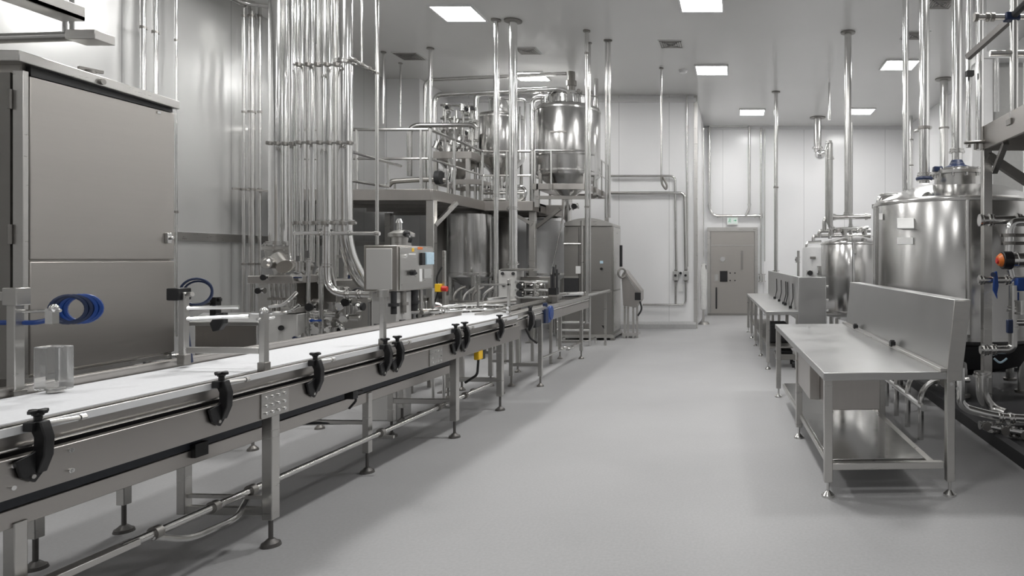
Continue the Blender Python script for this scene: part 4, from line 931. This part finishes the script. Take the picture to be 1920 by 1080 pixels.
tag(MB().cbox(at(1277,540,YB-.03),.10,.05,.16).build('document_pouch', WHITEP), 'small white holder below the wall push button', 'holder')
D = 13.1; x = xat(1240,D)
T = pipe('thin drop pipe from the ceiling with a looped hose end before the back wall', [(x,D,zat(330,D)),(x,D,CEIL)], .020, 'drop_pipe', top_flange=True)
MB().tube([at(1240,328,D),at(1241,345,D),at(1249,356,D),at(1251,348,D),at(1243,332,D)],.022,8,bend=.05).build('looped_hose', DULL, T)
# recess wall
YW2 = YR-.09
wallpipe('left down pipe and long cross pipe framing the wall above the steel door', [(1330,238),(1330,392),(1338,405),(1428,405)], .040, D=YW2, flanges=[(at(1330,385,YW2),(0,0,1)),(at(1345,405,YW2),(1,0,0)),(at(1415,405,YW2),(1,0,0))])
wallpipe('right down pipe joining the cross pipe above the steel door', [(1405,238),(1405,392),(1398,405)], .040, D=YW2-.02, flanges=[(at(1405,384,YW2),(0,0,1))])
wallpipe('dark pipe just below the recess ceiling linking the two down pipes', [(1330,236),(1405,236)], .032, D=YW2)
wallpipe('slim wall pipe right of the steel door ending in a valve', [(1427,240),(1427,520)], .032, D=YW2, extra=lambda T: (valve(T,at(1429,521,YW2-.1),(0,0,1),.09,'actuator',DULL), valve(T,at(1427,405,YW2),(0,0,1),.05,'knob',DULL)))
wallpipe('thin faint conduit right beside the slim wall pipe', [(1434,240),(1434,490)], .012, D=YR-.03)
D = 14.97; x = xat(1455,D)
pipe('tall drop pipe from ceiling to a tap behind the rear worktable', [(x,D,1.25),(x,D,CEIL)], .045, 'drop_pipe', top_flange=True, clamps=[(x,D,3.2)], extra=lambda T: valve(T,(x,D,1.25),(0,0,1),.07,'knob',DULL))
T = thing('hose_station', 'white wrapped hose stand beside the steel door', 'hose stand', at(1319,607,16.3))
D = 16.3
MB().tube([at(1319,500,D),at(1319,605,D)],.03,10).build('pole', STEEL, T)
MB().lathe((xat(1319,D),D,0),[(.06,.36),(.085,.5),(.07,.75),(.09,1.0),(.085,1.25),(.06,1.42),(.05,1.48)],16).build('wrapped_hose', WRAP, T)
MB().cyl((xat(1320,D),D,0),(xat(1320,D),D,.06),.14,.10,16).build('base', DULL, T)
MB().cbox(at(1320,501,D),.12,.08,.10).build('head', DULL, T)
wallpipe('thin conduit on the recess side wall above the hose stand', [(1319,240),(1319,480)], .016, D=17.2)

# ================================================================== RIGHT: worktables (local frames, turned slightly)
RT = math.atan(.042)
def tleg(T, x, y, zt, size=.055, zf=.10):
    lg = MB().box(x-size/2,x+size/2,y-size/2,y+size/2,zf,zt).build('leg', STEEL, T, .004)
    g = MB().cyl((x,y,.02),(x,y,zf+.01),.011,seg=10).cyl((x,y,0),(x,y,.014),.045,.043,18).cyl((x,y,.014),(x,y,.04),.042,.014,18)
    g.build('foot', PIPEM, lg)
T = thing('worktable', 'long bare steel worktable with tall back panel nearest the camera on the aisle', 'worktable', (.575,4.45,0), 'steel worktables along the aisle', rz=RT)
L = 3.32
MB().box(0,.855,0,L,.785,.838).build('table_top', TABLEM, T, .005)
for x,y in ((.035,.035),(.035,1.5),(.035,L-.05),(.78,1.5),(.78,L-.05)): tleg(T,x,y,.79)
tleg(T,.86,.02,.79)
MB().prism([(.835,.78),(.885,1.325),(1.0,1.325),(.935,.78)],'y',0,L+.02).build('back_panel', TABLEM, T, .006)
MB().prism([(.832,.78),(.832,.84),(.882,1.318),(.995,1.318),(.93,.78)],'y',-.012,0).build('end_plate', STEEL, T, .003)
MB().box(.79,.838,.0,L,.838,.862).build('ledge', STEEL, T, .004)
for y in (1.22,2.66): MB().cbox((.80,y,.872),.045,.06,.045).cyl((.80,y,.89),(.80,y,.905),.02,seg=10).build('catch', BLACK, T, .005)
MB().box(.10,.48,.38,1.6,.50,.785).build('drawer_box', STEELH, T, .006)
MB().box(.02,.10,.75,1.46,.50,.785).build('side_bin', STEELH, T, .004)
MB().box(.06,.72,.12,2.9,.205,.225).build('under_shelf', CHROME, T, .003)
MB().box(.04,.82,.02,.07,.18,.225).box(.04,.09,.07,2.9,.18,.222).box(.72,.77,.07,2.9,.18,.222).build('shelf_frame', STEEL, T, .003)
MB().cyl((.86,-.008,.76),(.86,-.018,.76),.012,seg=8).cyl((.90,-.012,.73),(.90,-.02,.73),.012,seg=8).build('bolt', CHROME, T)

T = thing('worktable', 'farther steel worktable with upright end plate and hooks along its back, toward the steel door', 'worktable', (.41,9.62,0), 'steel worktables along the aisle', rz=RT)
L = 5.0
MB().box(0,.52,0,L,.79,.838).build('table_top', TABLEM, T, .005)
for y in (.03,1.35,2.6,3.8,4.9): tleg(T,.03,y,.80,.05); tleg(T,.46,y,.80,.05)
MB().box(.47,.53,.10,L,.70,1.335).build('back_panel', TABLEM, T, .006)
MB().box(.465,.87,-.02,.10,.30,1.335).build('end_plate', TABLEM, T, .008)
MB().box(.04,.46,.05,4.5,.30,.32).build('under_shelf', DULL, T, .003)
for y in (.55,1.25,1.5,2.2,3.0): MB().cyl((.42,y,.84),(.42,y,.88),.025,seg=10).tube([(.43,y,.88),(.46,y,1.0),(.455,y,1.22)],.008,6).build('hook', BLACK, T)
MB().box(.10,.40,.5,1.1,.32,.60).build('tool_box', DARK, T, .02)
for z in (1.2,1.0,.85): MB().cyl((.87,.03,z),(.91,.03,z),.018,seg=10).build('bolt', CHROME, T)
T = thing('low_trolley', 'low dark wheeled trolley under the front of the farther worktable', 'trolley', (.72,9.95,0))
MB().box(.56,.86,9.75,10.2,.12,.20).build('deck', DULL, T, .006)
for x in (.60,.82):
    for y in (9.8,10.15): MB().cyl((x-.02,y,.05),(x+.02,y,.05),.05,seg=16).build('wheel', DARK, T)
MB().cbox((.71,9.98,.222),.2,.3,.045).build('pad', DARK, T, .01)

# ================================================================== tanks on the right
def on_cyl(px, py, c, R, off=0):
    k = (px-VX)/F; a = k*k+1; b_ = -2*(k*c.x+c.y); cc = c.x**2+c.y**2-(R+off)**2
    t = (-b_-math.sqrt(max(0,b_*b_-4*a*cc)))/(2*a)
    return at(px,py,t)
c = Vector((2.62,8.0,0)); R = .97
T = thing('brew_tank', 'largest steel tank with two white plates, behind the nearest worktable', 'tank', (c.x,c.y,0))
MB().lathe(c,[(.1,.62),(R*.93,.66),(R,.72),(R,2.24),(R*.985,2.275),(R*.6,2.43),(.30,2.49)],96).build('shell', TANKM, T)
bands(T,c,R,(.74,2.235),.025)
MB().lathe(c,[(R*.95,.60),(R*.95,.66),(R*.8,.40),(R*.4,.27),(.08,.24)][1:],56).build('shaded_bottom', DARK, T)  # black colour stands in for the shade under the tank
for k in range(6):
    a = k*PI/3+.3; x,y = c.x+R*.8*math.cos(a), c.y+R*.8*math.sin(a)
    lg = MB().cyl((x,y,.11),(x,y,.70),.05,seg=14).build('leg', PIPEM, T); MB().cyl((x,y,.10),(x,y,.13),.08,seg=16).build('foot', DULL, lg)
cm = Vector((2.55,7.7,0)); 
MB().lathe(cm,[(.27,2.42),(.27,2.56),(.31,2.565),(.31,2.60),(.27,2.63),(.08,2.66),(.05,2.66)],40).build('manway', PIPEM, T)
g = MB()
for k in range(12):
    a = k*PI/6; MB().cyl((cm.x+.29*math.cos(a),cm.y+.29*math.sin(a),2.53),(cm.x+.29*math.cos(a),cm.y+.29*math.sin(a),2.63),.014,seg=8).build('lid_bolt', CHROME, T)
MB().cbox((cm.x-.27,cm.y-.1,2.62),.10,.08,.06).build('blue_clamp', NAVY, T, .01, 'dark blue clamp on the manway rim')
p, q = on_cyl(1682,430,c,R), on_cyl(1712,408,c,R); o = Vector((-.20,-.98,0))*.05
v = [on_cyl(1682,429,c,R,-.01),on_cyl(1713,429,c,R,-.01),on_cyl(1713,409,c,R,-.01),on_cyl(1682,409,c,R,-.01)]
MB().add(v+[v[0]+o*1.9,v[1]+o*1.9,v[2]+o*.6,v[3]+o*.6],[(0,1,2,3),(4,5,6,7),(0,1,5,4),(1,2,6,5),(2,3,7,6),(3,0,4,7)]).build('nameplate_box', WHITEP, T, .004)
v = [on_cyl(a,bb,c,R,.008) for a,bb in ((1682,458),(1712,458),(1712,445),(1682,445))]; 
MB().add(v+[u_+o*.25 for u_ in v],[(0,1,2,3),(4,5,6,7),(0,1,5,4),(1,2,6,5),(2,3,7,6),(3,0,4,7)]).build('nameplate', WHITEP, T)
v = [on_cyl(a,bb,c,R,.008) for a,bb in ((1648,412),(1655,412),(1655,400),(1648,400))]
MB().add(v+[u_+o*.3 for u_ in v],[(0,1,2,3),(4,5,6,7),(0,1,5,4),(1,2,6,5),(2,3,7,6),(3,0,4,7)]).build('tag', WHITEP, T)
for px,r_ in ((1640,.018),(1815,.022)):
    a = on_cyl(px,540,c,R,.02); MB().tube([(a.x,a.y,.8),(a.x,a.y,2.22)],r_,10).build('level_pipe', PIPEM, T)
D = 8.3
MB().tube([at(1648,392,D),at(1648,368,D),at(1695,366,D)],.035,12,bend=.1).build('fill_pipe', PIPEM, T)
for px in (1640,1655,1668): MB().disc(at(px,387 if px<1650 else 372,D),(0,0,1),.035,.05,12).build('fitting', DULL, T)
c2 = Vector((2.02,11.6,0)); R2 = .56
T = thing('brew_tank', 'mid-sized steel tank with upright sight tube, next behind the largest tank', 'tank', (c2.x,c2.y,0), 'row of tanks on the right')
MB().lathe(c2,[(.1,.5),(R2*.95,.62),(R2,.68),(R2,1.86),(R2*.97,1.89),(R2*.4,1.97),(.08,1.99)],64).build('shell', TANKM, T)
bands(T,c2,R2,(.70,1.85),.02)
a = on_cyl(1600,500,c2,R2,.03); MB().tube([(a.x,a.y,.9),(a.x,a.y,1.86)],.022,10).build('sight_tube', CHROME, T)
MB().cbox((a.x+.02,a.y,1.72),.05,.05,.08).build('sight_valve', GREYB, T, .008)
for k in range(4):
    an = k*PI/2+.5; x,y = c2.x+R2*.85*math.cos(an), c2.y+R2*.85*math.sin(an)
    MB().cyl((x,y,0),(x,y,.75),.04,seg=12).build('leg', PIPEM, T)
for i,(px,kd) in enumerate(((1560,'knob'),(1572,'actuator'),(1584,'knob'),(1612,'actuator'),(1622,'knob'))): valve(T,at(px,436-(i%2)*4,11.4),(1,0,0) if i%2 else (0,0,1),.042,kd,(DULL,STEEL)[i%2])
MB().tube([at(1556,448,11.5),at(1556,430,11.5),at(1628,427,11.5)],.03,10,bend=.08).build('top_pipe', CHROME, T)
c3 = Vector((1.68,14.3,0)); R3 = .29
T = thing('brew_tank', 'small pale tank farthest back in the row on the right', 'tank', (c3.x,c3.y,0), 'row of tanks on the right')
MB().lathe(c3,[(.1,.5),(R3,.6),(R3,1.80),(R3*.95,1.84),(.06,1.9)],48).build('shell', TRIMW, T)
for k in range(3):
    an = k*2*PI/3+.4; MB().cyl((c3.x+R3*.85*math.cos(an),c3.y+R3*.85*math.sin(an),0),(c3.x+R3*.85*math.cos(an),c3.y+R3*.85*math.sin(an),.7),.03,seg=10).build('leg', PIPEM, T)
MB().cbox((c3.x-.1,c3.y-R3-.01,1.62),.12,.03,.05).build('plate', DULL, T)
valve(T,(c3.x+.06,c3.y-R3-.05,1.36),(0,0,1),.07,'actuator',DARK); valve(T,(c3.x-.17,c3.y-R3-.02,1.30),(1,0,0),.05,'knob',DARK)
MB().tube([at(1512,466,14.2),at(1512,455,14.2),at(1540,453,14.2)],.03,8,bend=.06).build('vent_pipe', PIPEM, T)
c4 = Vector((2.62,13.2,0)); R4=.5
T = thing('brew_tank', 'dark steel tank mostly hidden between the mid-sized and the largest tank', 'tank', (c4.x,c4.y,0), 'row of tanks on the right')
MB().lathe(c4,[(.1,.5),(R4,.6),(R4,1.93),(R4*.95,1.97),(.1,2.05)],48).build('shell', PIPEM, T)
for k in range(4):
    an = k*PI/2+.4; MB().cyl((c4.x+R4*.85*math.cos(an),c4.y+R4*.85*math.sin(an),0),(c4.x+R4*.85*math.cos(an),c4.y+R4*.85*math.sin(an),.7),.03,seg=10).build('leg', PIPEM, T)
pipe('slim standpipe with side tap left of the small pale tank', [at(1497,560,13.6), at(1497,470,13.6)], .028, 'standpipe', extra=lambda T: valve(T,at(1496,487,13.55),(0,0,1),.045,'knob',DARK))
# stepped manifold above the tanks
D = 11.9
G='stepped pipes above the right-hand tanks'
pipe('lowest stepped pipe above the row of tanks', [at(1525,452,13.0),at(1525,443,13.0),at(1632,441,13.0)], .035, 'stepped_pipe', group=G, bend=.08)
pipe('second stepped pipe from the bottom above the row of tanks', [at(1536,446,12.5),at(1536,433,12.5),at(1632,432,12.5)], .038, 'stepped_pipe', group=G, bend=.08, flanges=[(at(1560,433,12.5),(1,0,0)),(at(1600,432,12.5),(1,0,0))])
pipe('top stepped pipe above the row of tanks', [at(1546,432,D),at(1546,408,D),at(1632,406,D)], .042, 'stepped_pipe', group=G, bend=.1, flanges=[(at(1563,407,D),(1,0,0)),(at(1623,406,D),(1,0,0))])
pipe('left pipe of the rising pair that curves into the stepped pipes', [at(1550,280,D-.1),at(1550,415,D-.1),at(1562,431,D-.1),at(1590,432,D-.1)], .026, 'drop_pipe', bend=.2)
pipe('right, flange-topped pipe of the rising pair above the mid-sized tank', [at(1557,268,D-.2),at(1557,428,D-.2),at(1572,433,D-.2)], .046, 'drop_pipe', bend=.12, flanges=[(at(1554,268,D-.2),(0,0,1)),(at(1557,298,D-.2),(0,0,1))])
Dd = 3.75*F/(VY-60); x = xat(1590,Dd)
pipe('thick hanging pipe from the ceiling into the top stepped pipe', [(x,Dd,zat(404,Dd)),(x,Dd,CEIL)], .058, 'hanging_pipe', 'pipe', 'pipes hanging from the ceiling', PIPEM, top_flange=True, flanges=[((x,Dd,zat(402,Dd)),(0,0,1))])
pipe('thin pipe running close behind the thick hanging pipe', [at(1597,400,11.6),(xat(1597,11.6),11.6,zat(230,11.6))], .022, 'drop_pipe')
pipe('bare short pipe joint dropping from the thick hanging pipe to the tank valves', [at(1595,408,11.7),at(1595,440,11.7)], .03, 'drop_pipe', flanges=[(at(1595,424,11.7),(0,0,1))])
for px, py0, py1 in ((1622,406,428),(1602,408,436)):
    pass
Dc = 3.75*F/(VY-220); x = xat(1533,Dc)
T = pipe('short flanged pipe from the recess ceiling ending in a bright valve', [(x,Dc,zat(285,Dc)),(x,Dc,CEIL)], .10, 'hanging_pipe', 'pipe', None, PIPEM, top_flange=True, flanges=[((x,Dc,zat(278,Dc)),(0,0,1))])
MB().ball((x+.06,Dc-.02,zat(290,Dc)),.14,16).tube([(x,Dc,zat(280,Dc)),(x+.1,Dc,zat(294,Dc)),(x+.24,Dc,zat(283,Dc)),(x+.30,Dc,zat(268,Dc))],.07,12,bend=.12).build('angle_valve', CHROME, T)
pipe('tiny vent stub hanging from the ceiling before the recess', [at(1555,185,14.2),at(1555,225,14.2)], .03, 'vent_stub', extra=lambda T: MB().tube([at(1555,188,14.2),(xat(1555,14.2),14.2,CEIL)],.02,8).build('stem', PIPEM, T))
D = 8.35
pipe('tall slender pipe in front of the right panel light down to the largest tank', [(xat(1698,D),D,2.36),(xat(1698,D),D,CEIL)], .040, 'tank_pipe', material=CHROME, flanges=[((xat(1698,D),D,2.40),(0,0,1))])
D = 7.55; x = xat(1733,D)
pipe('tall thick white-lit pipe standing on the largest tank', [(x,D,2.45),(x,D,CEIL)], .058, 'tank_pipe', material=CHROME, clamps=[(x,D,zat(240,D))], flanges=[((x,D,zat(338,D)),(0,0,1)),((x,D,zat(330,D)),(0,0,1))], extra=lambda T: MB().torus((xat(1733,7.55),7.55,zat(335,7.55)),(0,0,1),.075,.022).build('blue_seal', NAVY, T, 0, 'dark blue seal ring'))
D = 7.7; x = xat(1794,D)
pipe('tall pipe entering the manway lid of the largest tank', [(x,D,2.64),(x,D,CEIL)], .062, 'tank_pipe', material=CHROME, flanges=[((x,D,zat(285,D)),(0,0,1)),((x,D,zat(312,D)),(0,0,1))], extra=lambda T: MB().lathe((xat(1794,7.7),7.7,0),[(.06,2.74),(.09,2.68),(.14,2.66),(.15,2.64),(.06,2.63)],24).build('cone_fitting', NAVY, T))
D = 13.9; x = xat(1770,D)
pipe('vertical pipe against the right wall behind the largest tank', [(x,D,1.2),(x,D,CEIL)], .085, 'wall_pipe', top_flange=True, clamps=[(x,D,zat(240,D))])
pipe('thin wall pipe beside the recess right corner', [at(1708,450,17.5),(xat(1708,17.5),17.5,CEIL)], .05, 'wall_pipe', clamps=[at(1708,262,17.5),at(1708,310,17.5)])
pipe('short clamp arm joining the white-lit pipe to the wall', [at(1716,246,7.9),at(1745,239,7.5)], .018, 'clamp_arm')

# ================================================================== raised platform frame on the right
T = thing('right_platform', 'raised steel platform corner with post, brace and rails at the right edge', 'platform', (3.2,5.8,0))
X = 2.39; za, zb_ = 2.66, 2.89; DP = 6.56
MB().box(X,X+.03,2.6,DP,za,zb_).box(X+.03,4.7,DP-.03,DP,za,zb_).build('fascia', STEELH, T, .003)
MB().box(X+.03,4.7,2.6,DP-.03,za+.12,za+.16).build('deck', DULL, T)
for y in (3.4,4.4,5.4): MB().box(X+.03,4.7,y,y+.06,za,za+.12).build('deck_beam', DULL, T)
MB().box(X,X+.085,DP-.085,DP,0,za).build('post', STEEL, T, .005)
MB().box(X-.04,X+.13,DP-.13,DP+.04,0,.02).build('base_plate', DULL, T)
MB().bar((X+.05,DP-.06,2.60),(X+1.0,DP-.06,1.98),.08,.08).build('brace', DULL, T)
MB().bar((X+.05,DP-.5,2.66),(X+.12,DP-.05,2.45),.05,.05).build('brace', STEEL, T)
MB().box(4.5,4.6,DP-.1,DP,0,za).build('post', STEEL, T)
for y, px in ((6.5,1815),):
    MB().tube([(X-.03,y,za),(X-.03,y,CEIL)],.038,14).build('hanger_post', CHROME, T)
    MB().tube([(X-.12,y+.05,zat(275,6.5)),(X-.12,y+.05,CEIL)],.026,12).build('hanger_post', CHROME, T)
MB().cbox((X-.03,6.5,2.70),.10,.06,.07).tube([(X-.2,6.45,2.72),(X+.06,6.45,2.74)],.016,8).build('post_clamp', DULL, T, .008)
Dn = 5.85
x = xat(1901,Dn); MB().tube([(x,Dn,2.75),(x,Dn,4.4)],.036,14).build('rail_post', PIPEM, T)
MB().cbox((x,Dn,2.80),.10,.10,.05).build('post_shoe', DULL, T)
MB().tube([at(1856,100,Dn),at(1990,100,Dn)],.028,12).build('handrail', PIPEM, T)
MB().tube([at(1828,32,Dn),at(1990,32,Dn)],.026,12).build('top_rail', PIPEM, T)
MB().bar(at(1814,108,6.3),at(1893,38,5.9),.05,.05).build('diagonal_brace', FOOTM, T)
MB().cbox(at(1897,32,Dn),.13,.09,.07).build('blue_coupling', NAVY, T, .012, 'dark blue rail coupling')
MB().tube([at(1897,32,Dn),at(1925,5,Dn-.2)],.032,10).build('black_hose', DARK, T)
for px in (1830,1851,1861): MB().disc(at(px,32,Dn),(1,0,0),.038,.03,14).build('rail_collar', DULL, T)
MB().cbox(at(1818,138,6.45),.07,.06,.05).build('hanger_clip', DARK, T)
T = thing('duct', 'pale vertical duct with square edge rising behind the right platform', 'duct', (xat(1862,9.6),9.6,2.3))
D = 9.4
MB().box(xat(1841,D),xat(1862,D),D,D+.4,2.2,zat(108,D)).build('duct_body', TRIMW, T, .006)
MB().box(xat(1838,D),xat(1930,D),D-.03,D+.6,zat(110,D),zat(97,D)).build('duct_shelf', TRIMW, T, .006)
MB().box(xat(1866,D),xat(1930,D),D+.2,D+.6,2.2,zat(110,D)).build('rear_panel', GREYB, T, .004)
for px in (1866,1871): MB().tube([at(px,110,D-.05),at(px,210,D-.05)],.02,8).build('conduit', CHROME, T)
MB().box(xat(1838,D)-.0,xat(1850,D),D,D+.3,zat(97,D),CEIL).build('ceiling_leg', TRIMW, T)

# ------------------------------------------------------------------ valves and pipes on the platform post
D = 6.3
T = pipe('horizontal product pipe with an elbow dropping from it, highest on the platform post', [at(1836,413,D),at(1990,411,D)], m(8,D), 'product_pipe', flanges=[(at(1838,413,D),(1,0,0)),(at(1856,412,D),(1,0,0)),(at(1907,411,D),(1,0,0))])
MB().tube([at(1925,416,D-.1),at(1893,417,D-.1),at(1891,475,D-.1)],m(8,D),14,bend=.14).build('elbow_pipe', CHROME, T)
for py in (441,456): MB().tube([at(1876,py,D-.1),at(1925,py,D-.1)],.016,8).disc(at(1891,py,D-.1),(0,0,1),.06,.03).build('pipe_clamp', DULL, T)
D = 6.1
T = thing('pneumatic_valve', 'black valve actuator with orange end cap on the right pipework', 'valve', at(1895,488,D))
p = at(1878,488,D); q = at(1897,488,D); MB().cyl(p,q,.082,seg=28).build('actuator', BLACK, T, .008)
p2 = at(1871,489,D); MB().cyl(p2,p,.045,.066,24).build('cap', ORANGE, T)
MB().cyl(at(1868,489,D),p2,.024,.03,16).build('indicator', RED, T)
MB().cyl(q,at(1960,486,D),.068,seg=28).cyl(at(1905,487,D),at(1907,487,D),.075,seg=28).build('valve_body', CHROME, T)
MB().tube([at(1893,505,D),at(1899,530,D)],.03,10).build('stem', CHROME, T)
T = pipe('horizontal product pipe with the long blue lever, crossing at worktable-panel height', [at(1834,525,D),at(1990,524,D)], m(6.5,D), 'product_pipe', flanges=[(at(1838,525,D),(1,0,0)),(at(1886,525,D),(1,0,0)),(at(1862,525,D),(1,0,0))])
lv = MB().prism([(at(1859,0,D).x,zat(510,D)),(at(1864,0,D).x,zat(508,D)),(at(1867,0,D).x,zat(535,D)),(at(1864,0,D).x,zat(550,D)),(at(1865,0,D).x,zat(560,D)),(at(1857,0,D).x,zat(543,D))],'y',D-.075,D-.045).build('blue_lever', BLUE, T, .005, 'long blue valve lever')
MB().cyl(at(1862,515,D-.03),at(1862,515,D-.09),.022,seg=12).build('lever_hub', NAVY, lv)
MB().cbox(at(1914,533,D-.05),.10,.08,.12).build('blue_valve', BLUE, T, .012)
D = 6.0
T = pipe('vertical product pipe bending left to the platform post foot', [at(1899,535,D),at(1899,650,D),at(1890,656,D),at(1838,656,D)], m(8,D), 'product_pipe', bend=.16, material=PIPEM, flanges=[(at(1899,582,D),(0,0,1)),(at(1899,615,D),(0,0,1)),(at(1860,656,D),(1,0,0)),(at(1845,656,D),(1,0,0))])
MB().tube([at(1899,605,D),at(1960,605,D)],m(6,D),14).build('branch_pipe', CHROME, T)
valve(T,at(1915,576,D-.05),(0,0,1),.05,'handle',BLUE); MB().ball(at(1921,580,D-.05),.045).build('blue_knob', BLUE, T)
MB().cbox(at(1893,612,D-.05),.05,.05,.12).build('blue_clip', NAVY, T, .008)
MB().tube([at(1864,672,D),at(1875,682,D),at(1888,672,D)],.010,8,bend=.1).build('cable_loop', CYAN, T)
D = 5.75
pipe('slim bright floor pipe sweeping from behind the nearest worktable leg to the right edge', [at(1801,690,D),at(1801,755,D),at(1812,766,D),at(1870,782,D-.05),at(2000,790,D-.1)], m(8,D), 'floor_pipe', material=CHROME, bend=.25, flanges=[(at(1873,783,D-.05),(1,0,-.1)),(at(1893,785,D-.06),(1,0,-.1))])
D = 6.2
pipe('thick floor pipe dropping beside the platform post and curving right', [at(1842,700,D),at(1842,745,D),at(1858,768,D),at(1885,778,D-.1)], m(12,D), 'floor_pipe', material=PIPEM, bend=.3, flanges=[(at(1842,704,D),(0,0,1))], seg=20)
T = thing('drain_valve_row', 'row of small drain valves on short pipes low at the right edge', 'valve', at(1890,810,5.7))
for i,px in enumerate((1845,1860,1880,1900,1915)):
    valve(T,at(px,797+4*i,5.7),((1,0,0),(0,0,1))[i%2],.032,'knob',DULL); MB().tube([at(px,790+3*i,5.7),(xat(px,5.7),5.7,.14)],.014,8).build('stub', CHROME, T)
MB().tube([at(1838,797,5.7),at(1930,814,5.65)],.022,10).build('header_pipe', CHROME, T)
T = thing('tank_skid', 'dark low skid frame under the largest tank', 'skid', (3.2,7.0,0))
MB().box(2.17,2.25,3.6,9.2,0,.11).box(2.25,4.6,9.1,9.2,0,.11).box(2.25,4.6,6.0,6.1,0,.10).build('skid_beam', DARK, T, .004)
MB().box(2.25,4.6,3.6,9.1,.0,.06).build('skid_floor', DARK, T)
T = thing('floor_manifold', 'clutter of valves and bent pipes under the nearest worktable back panel', 'manifold', (1.75,6.6,0))
for i in range(6):
    D = 5.9+.45*i
    MB().tube([(1.62,D,.0),(1.62,D,.42),(1.75,D+.1,.50),(2.1,D+.15,.50)],.026,10,bend=.1).build('riser', PIPEM, T)
    valve(T,(1.85,D+.12,.50),(1,0,0),.045,'knob',DULL)
MB().tube([(1.62,5.8,.30),(1.62,8.5,.30)],.03,10).build('header_pipe', CHROME, T)

# ------------------------------------------------------------------ further process skids behind the belt
rr = random.Random(11)
def skid(label, px0, px1, py0, py1, d0, d1, n, seed):
    """framed skid of standing pipes, headers and valves"""
    rr = random.Random(seed); D = (d0+d1)/2
    T = thing('valve_skid', label, 'valve skid', (xat((px0+px1)/2,D),D,0), 'valve skids behind the belt')
    xa, xb = xat(px0,D), xat(px1,D); zt = zat(py0,D); zb = max(.15,zat(py1,D))
    for x in (xa,xb):
        for y in (d0,d1): MB().box(x-.02,x+.02,y-.02,y+.02,0,zt).build('frame_post', STEEL, T)
    MB().box(xa,xb,d0-.02,d0+.02,zt-.04,zt).build('frame_beam', STEEL, T); MB().box(xa,xb,d0-.02,d0+.02,zb,zb+.04).build('frame_beam', STEEL, T)
    for i in range(n):
        x = xa+(xb-xa)*(i+.5)/n; y = d0+rr.random()*(d1-d0); h = zt-rr.random()*.25*(zt-zb)
        MB().tube([(x,y,.1),(x,y,h),(x+.10*rr.choice((-1,1)),y-.05,h+.03)],.016+.014*rr.random(),10,bend=.06).build('riser', CHROME if i%2 else PIPEM, T)
        valve(T,(x,y-.02,zb+(h-zb)*(.35+.5*rr.random())),((0,0,1),(1,0,0),(.2,.1,1))[i%3],.030+.012*rr.random(),('actuator','knob','handle','actuator')[i%4],(STEEL,BLACK,NAVY,DULL)[i%4])
    for z in (zb+.12, (zb+zt)/2): MB().tube([(xa,d0-.03,z),(xb,d0-.03,z)],.024,10).build('header_pipe', PIPEM, T)
skid('skid of small valves below the lower clamp rail, left of the polished elbow', 556, 604, 500, 640, 8.4, 8.9, 5, 1)
skid('skid of small valves between the polished elbow and the control box', 640, 684, 478, 640, 8.7, 9.2, 5, 2)
skid('low valve skid in the dark below the banded cone tank', 846, 930, 562, 640, 10.6, 11.0, 7, 3)
skid('valve skid under the control box, right of its white pedestal', 776, 822, 556, 640, 8.3, 8.8, 5, 4)
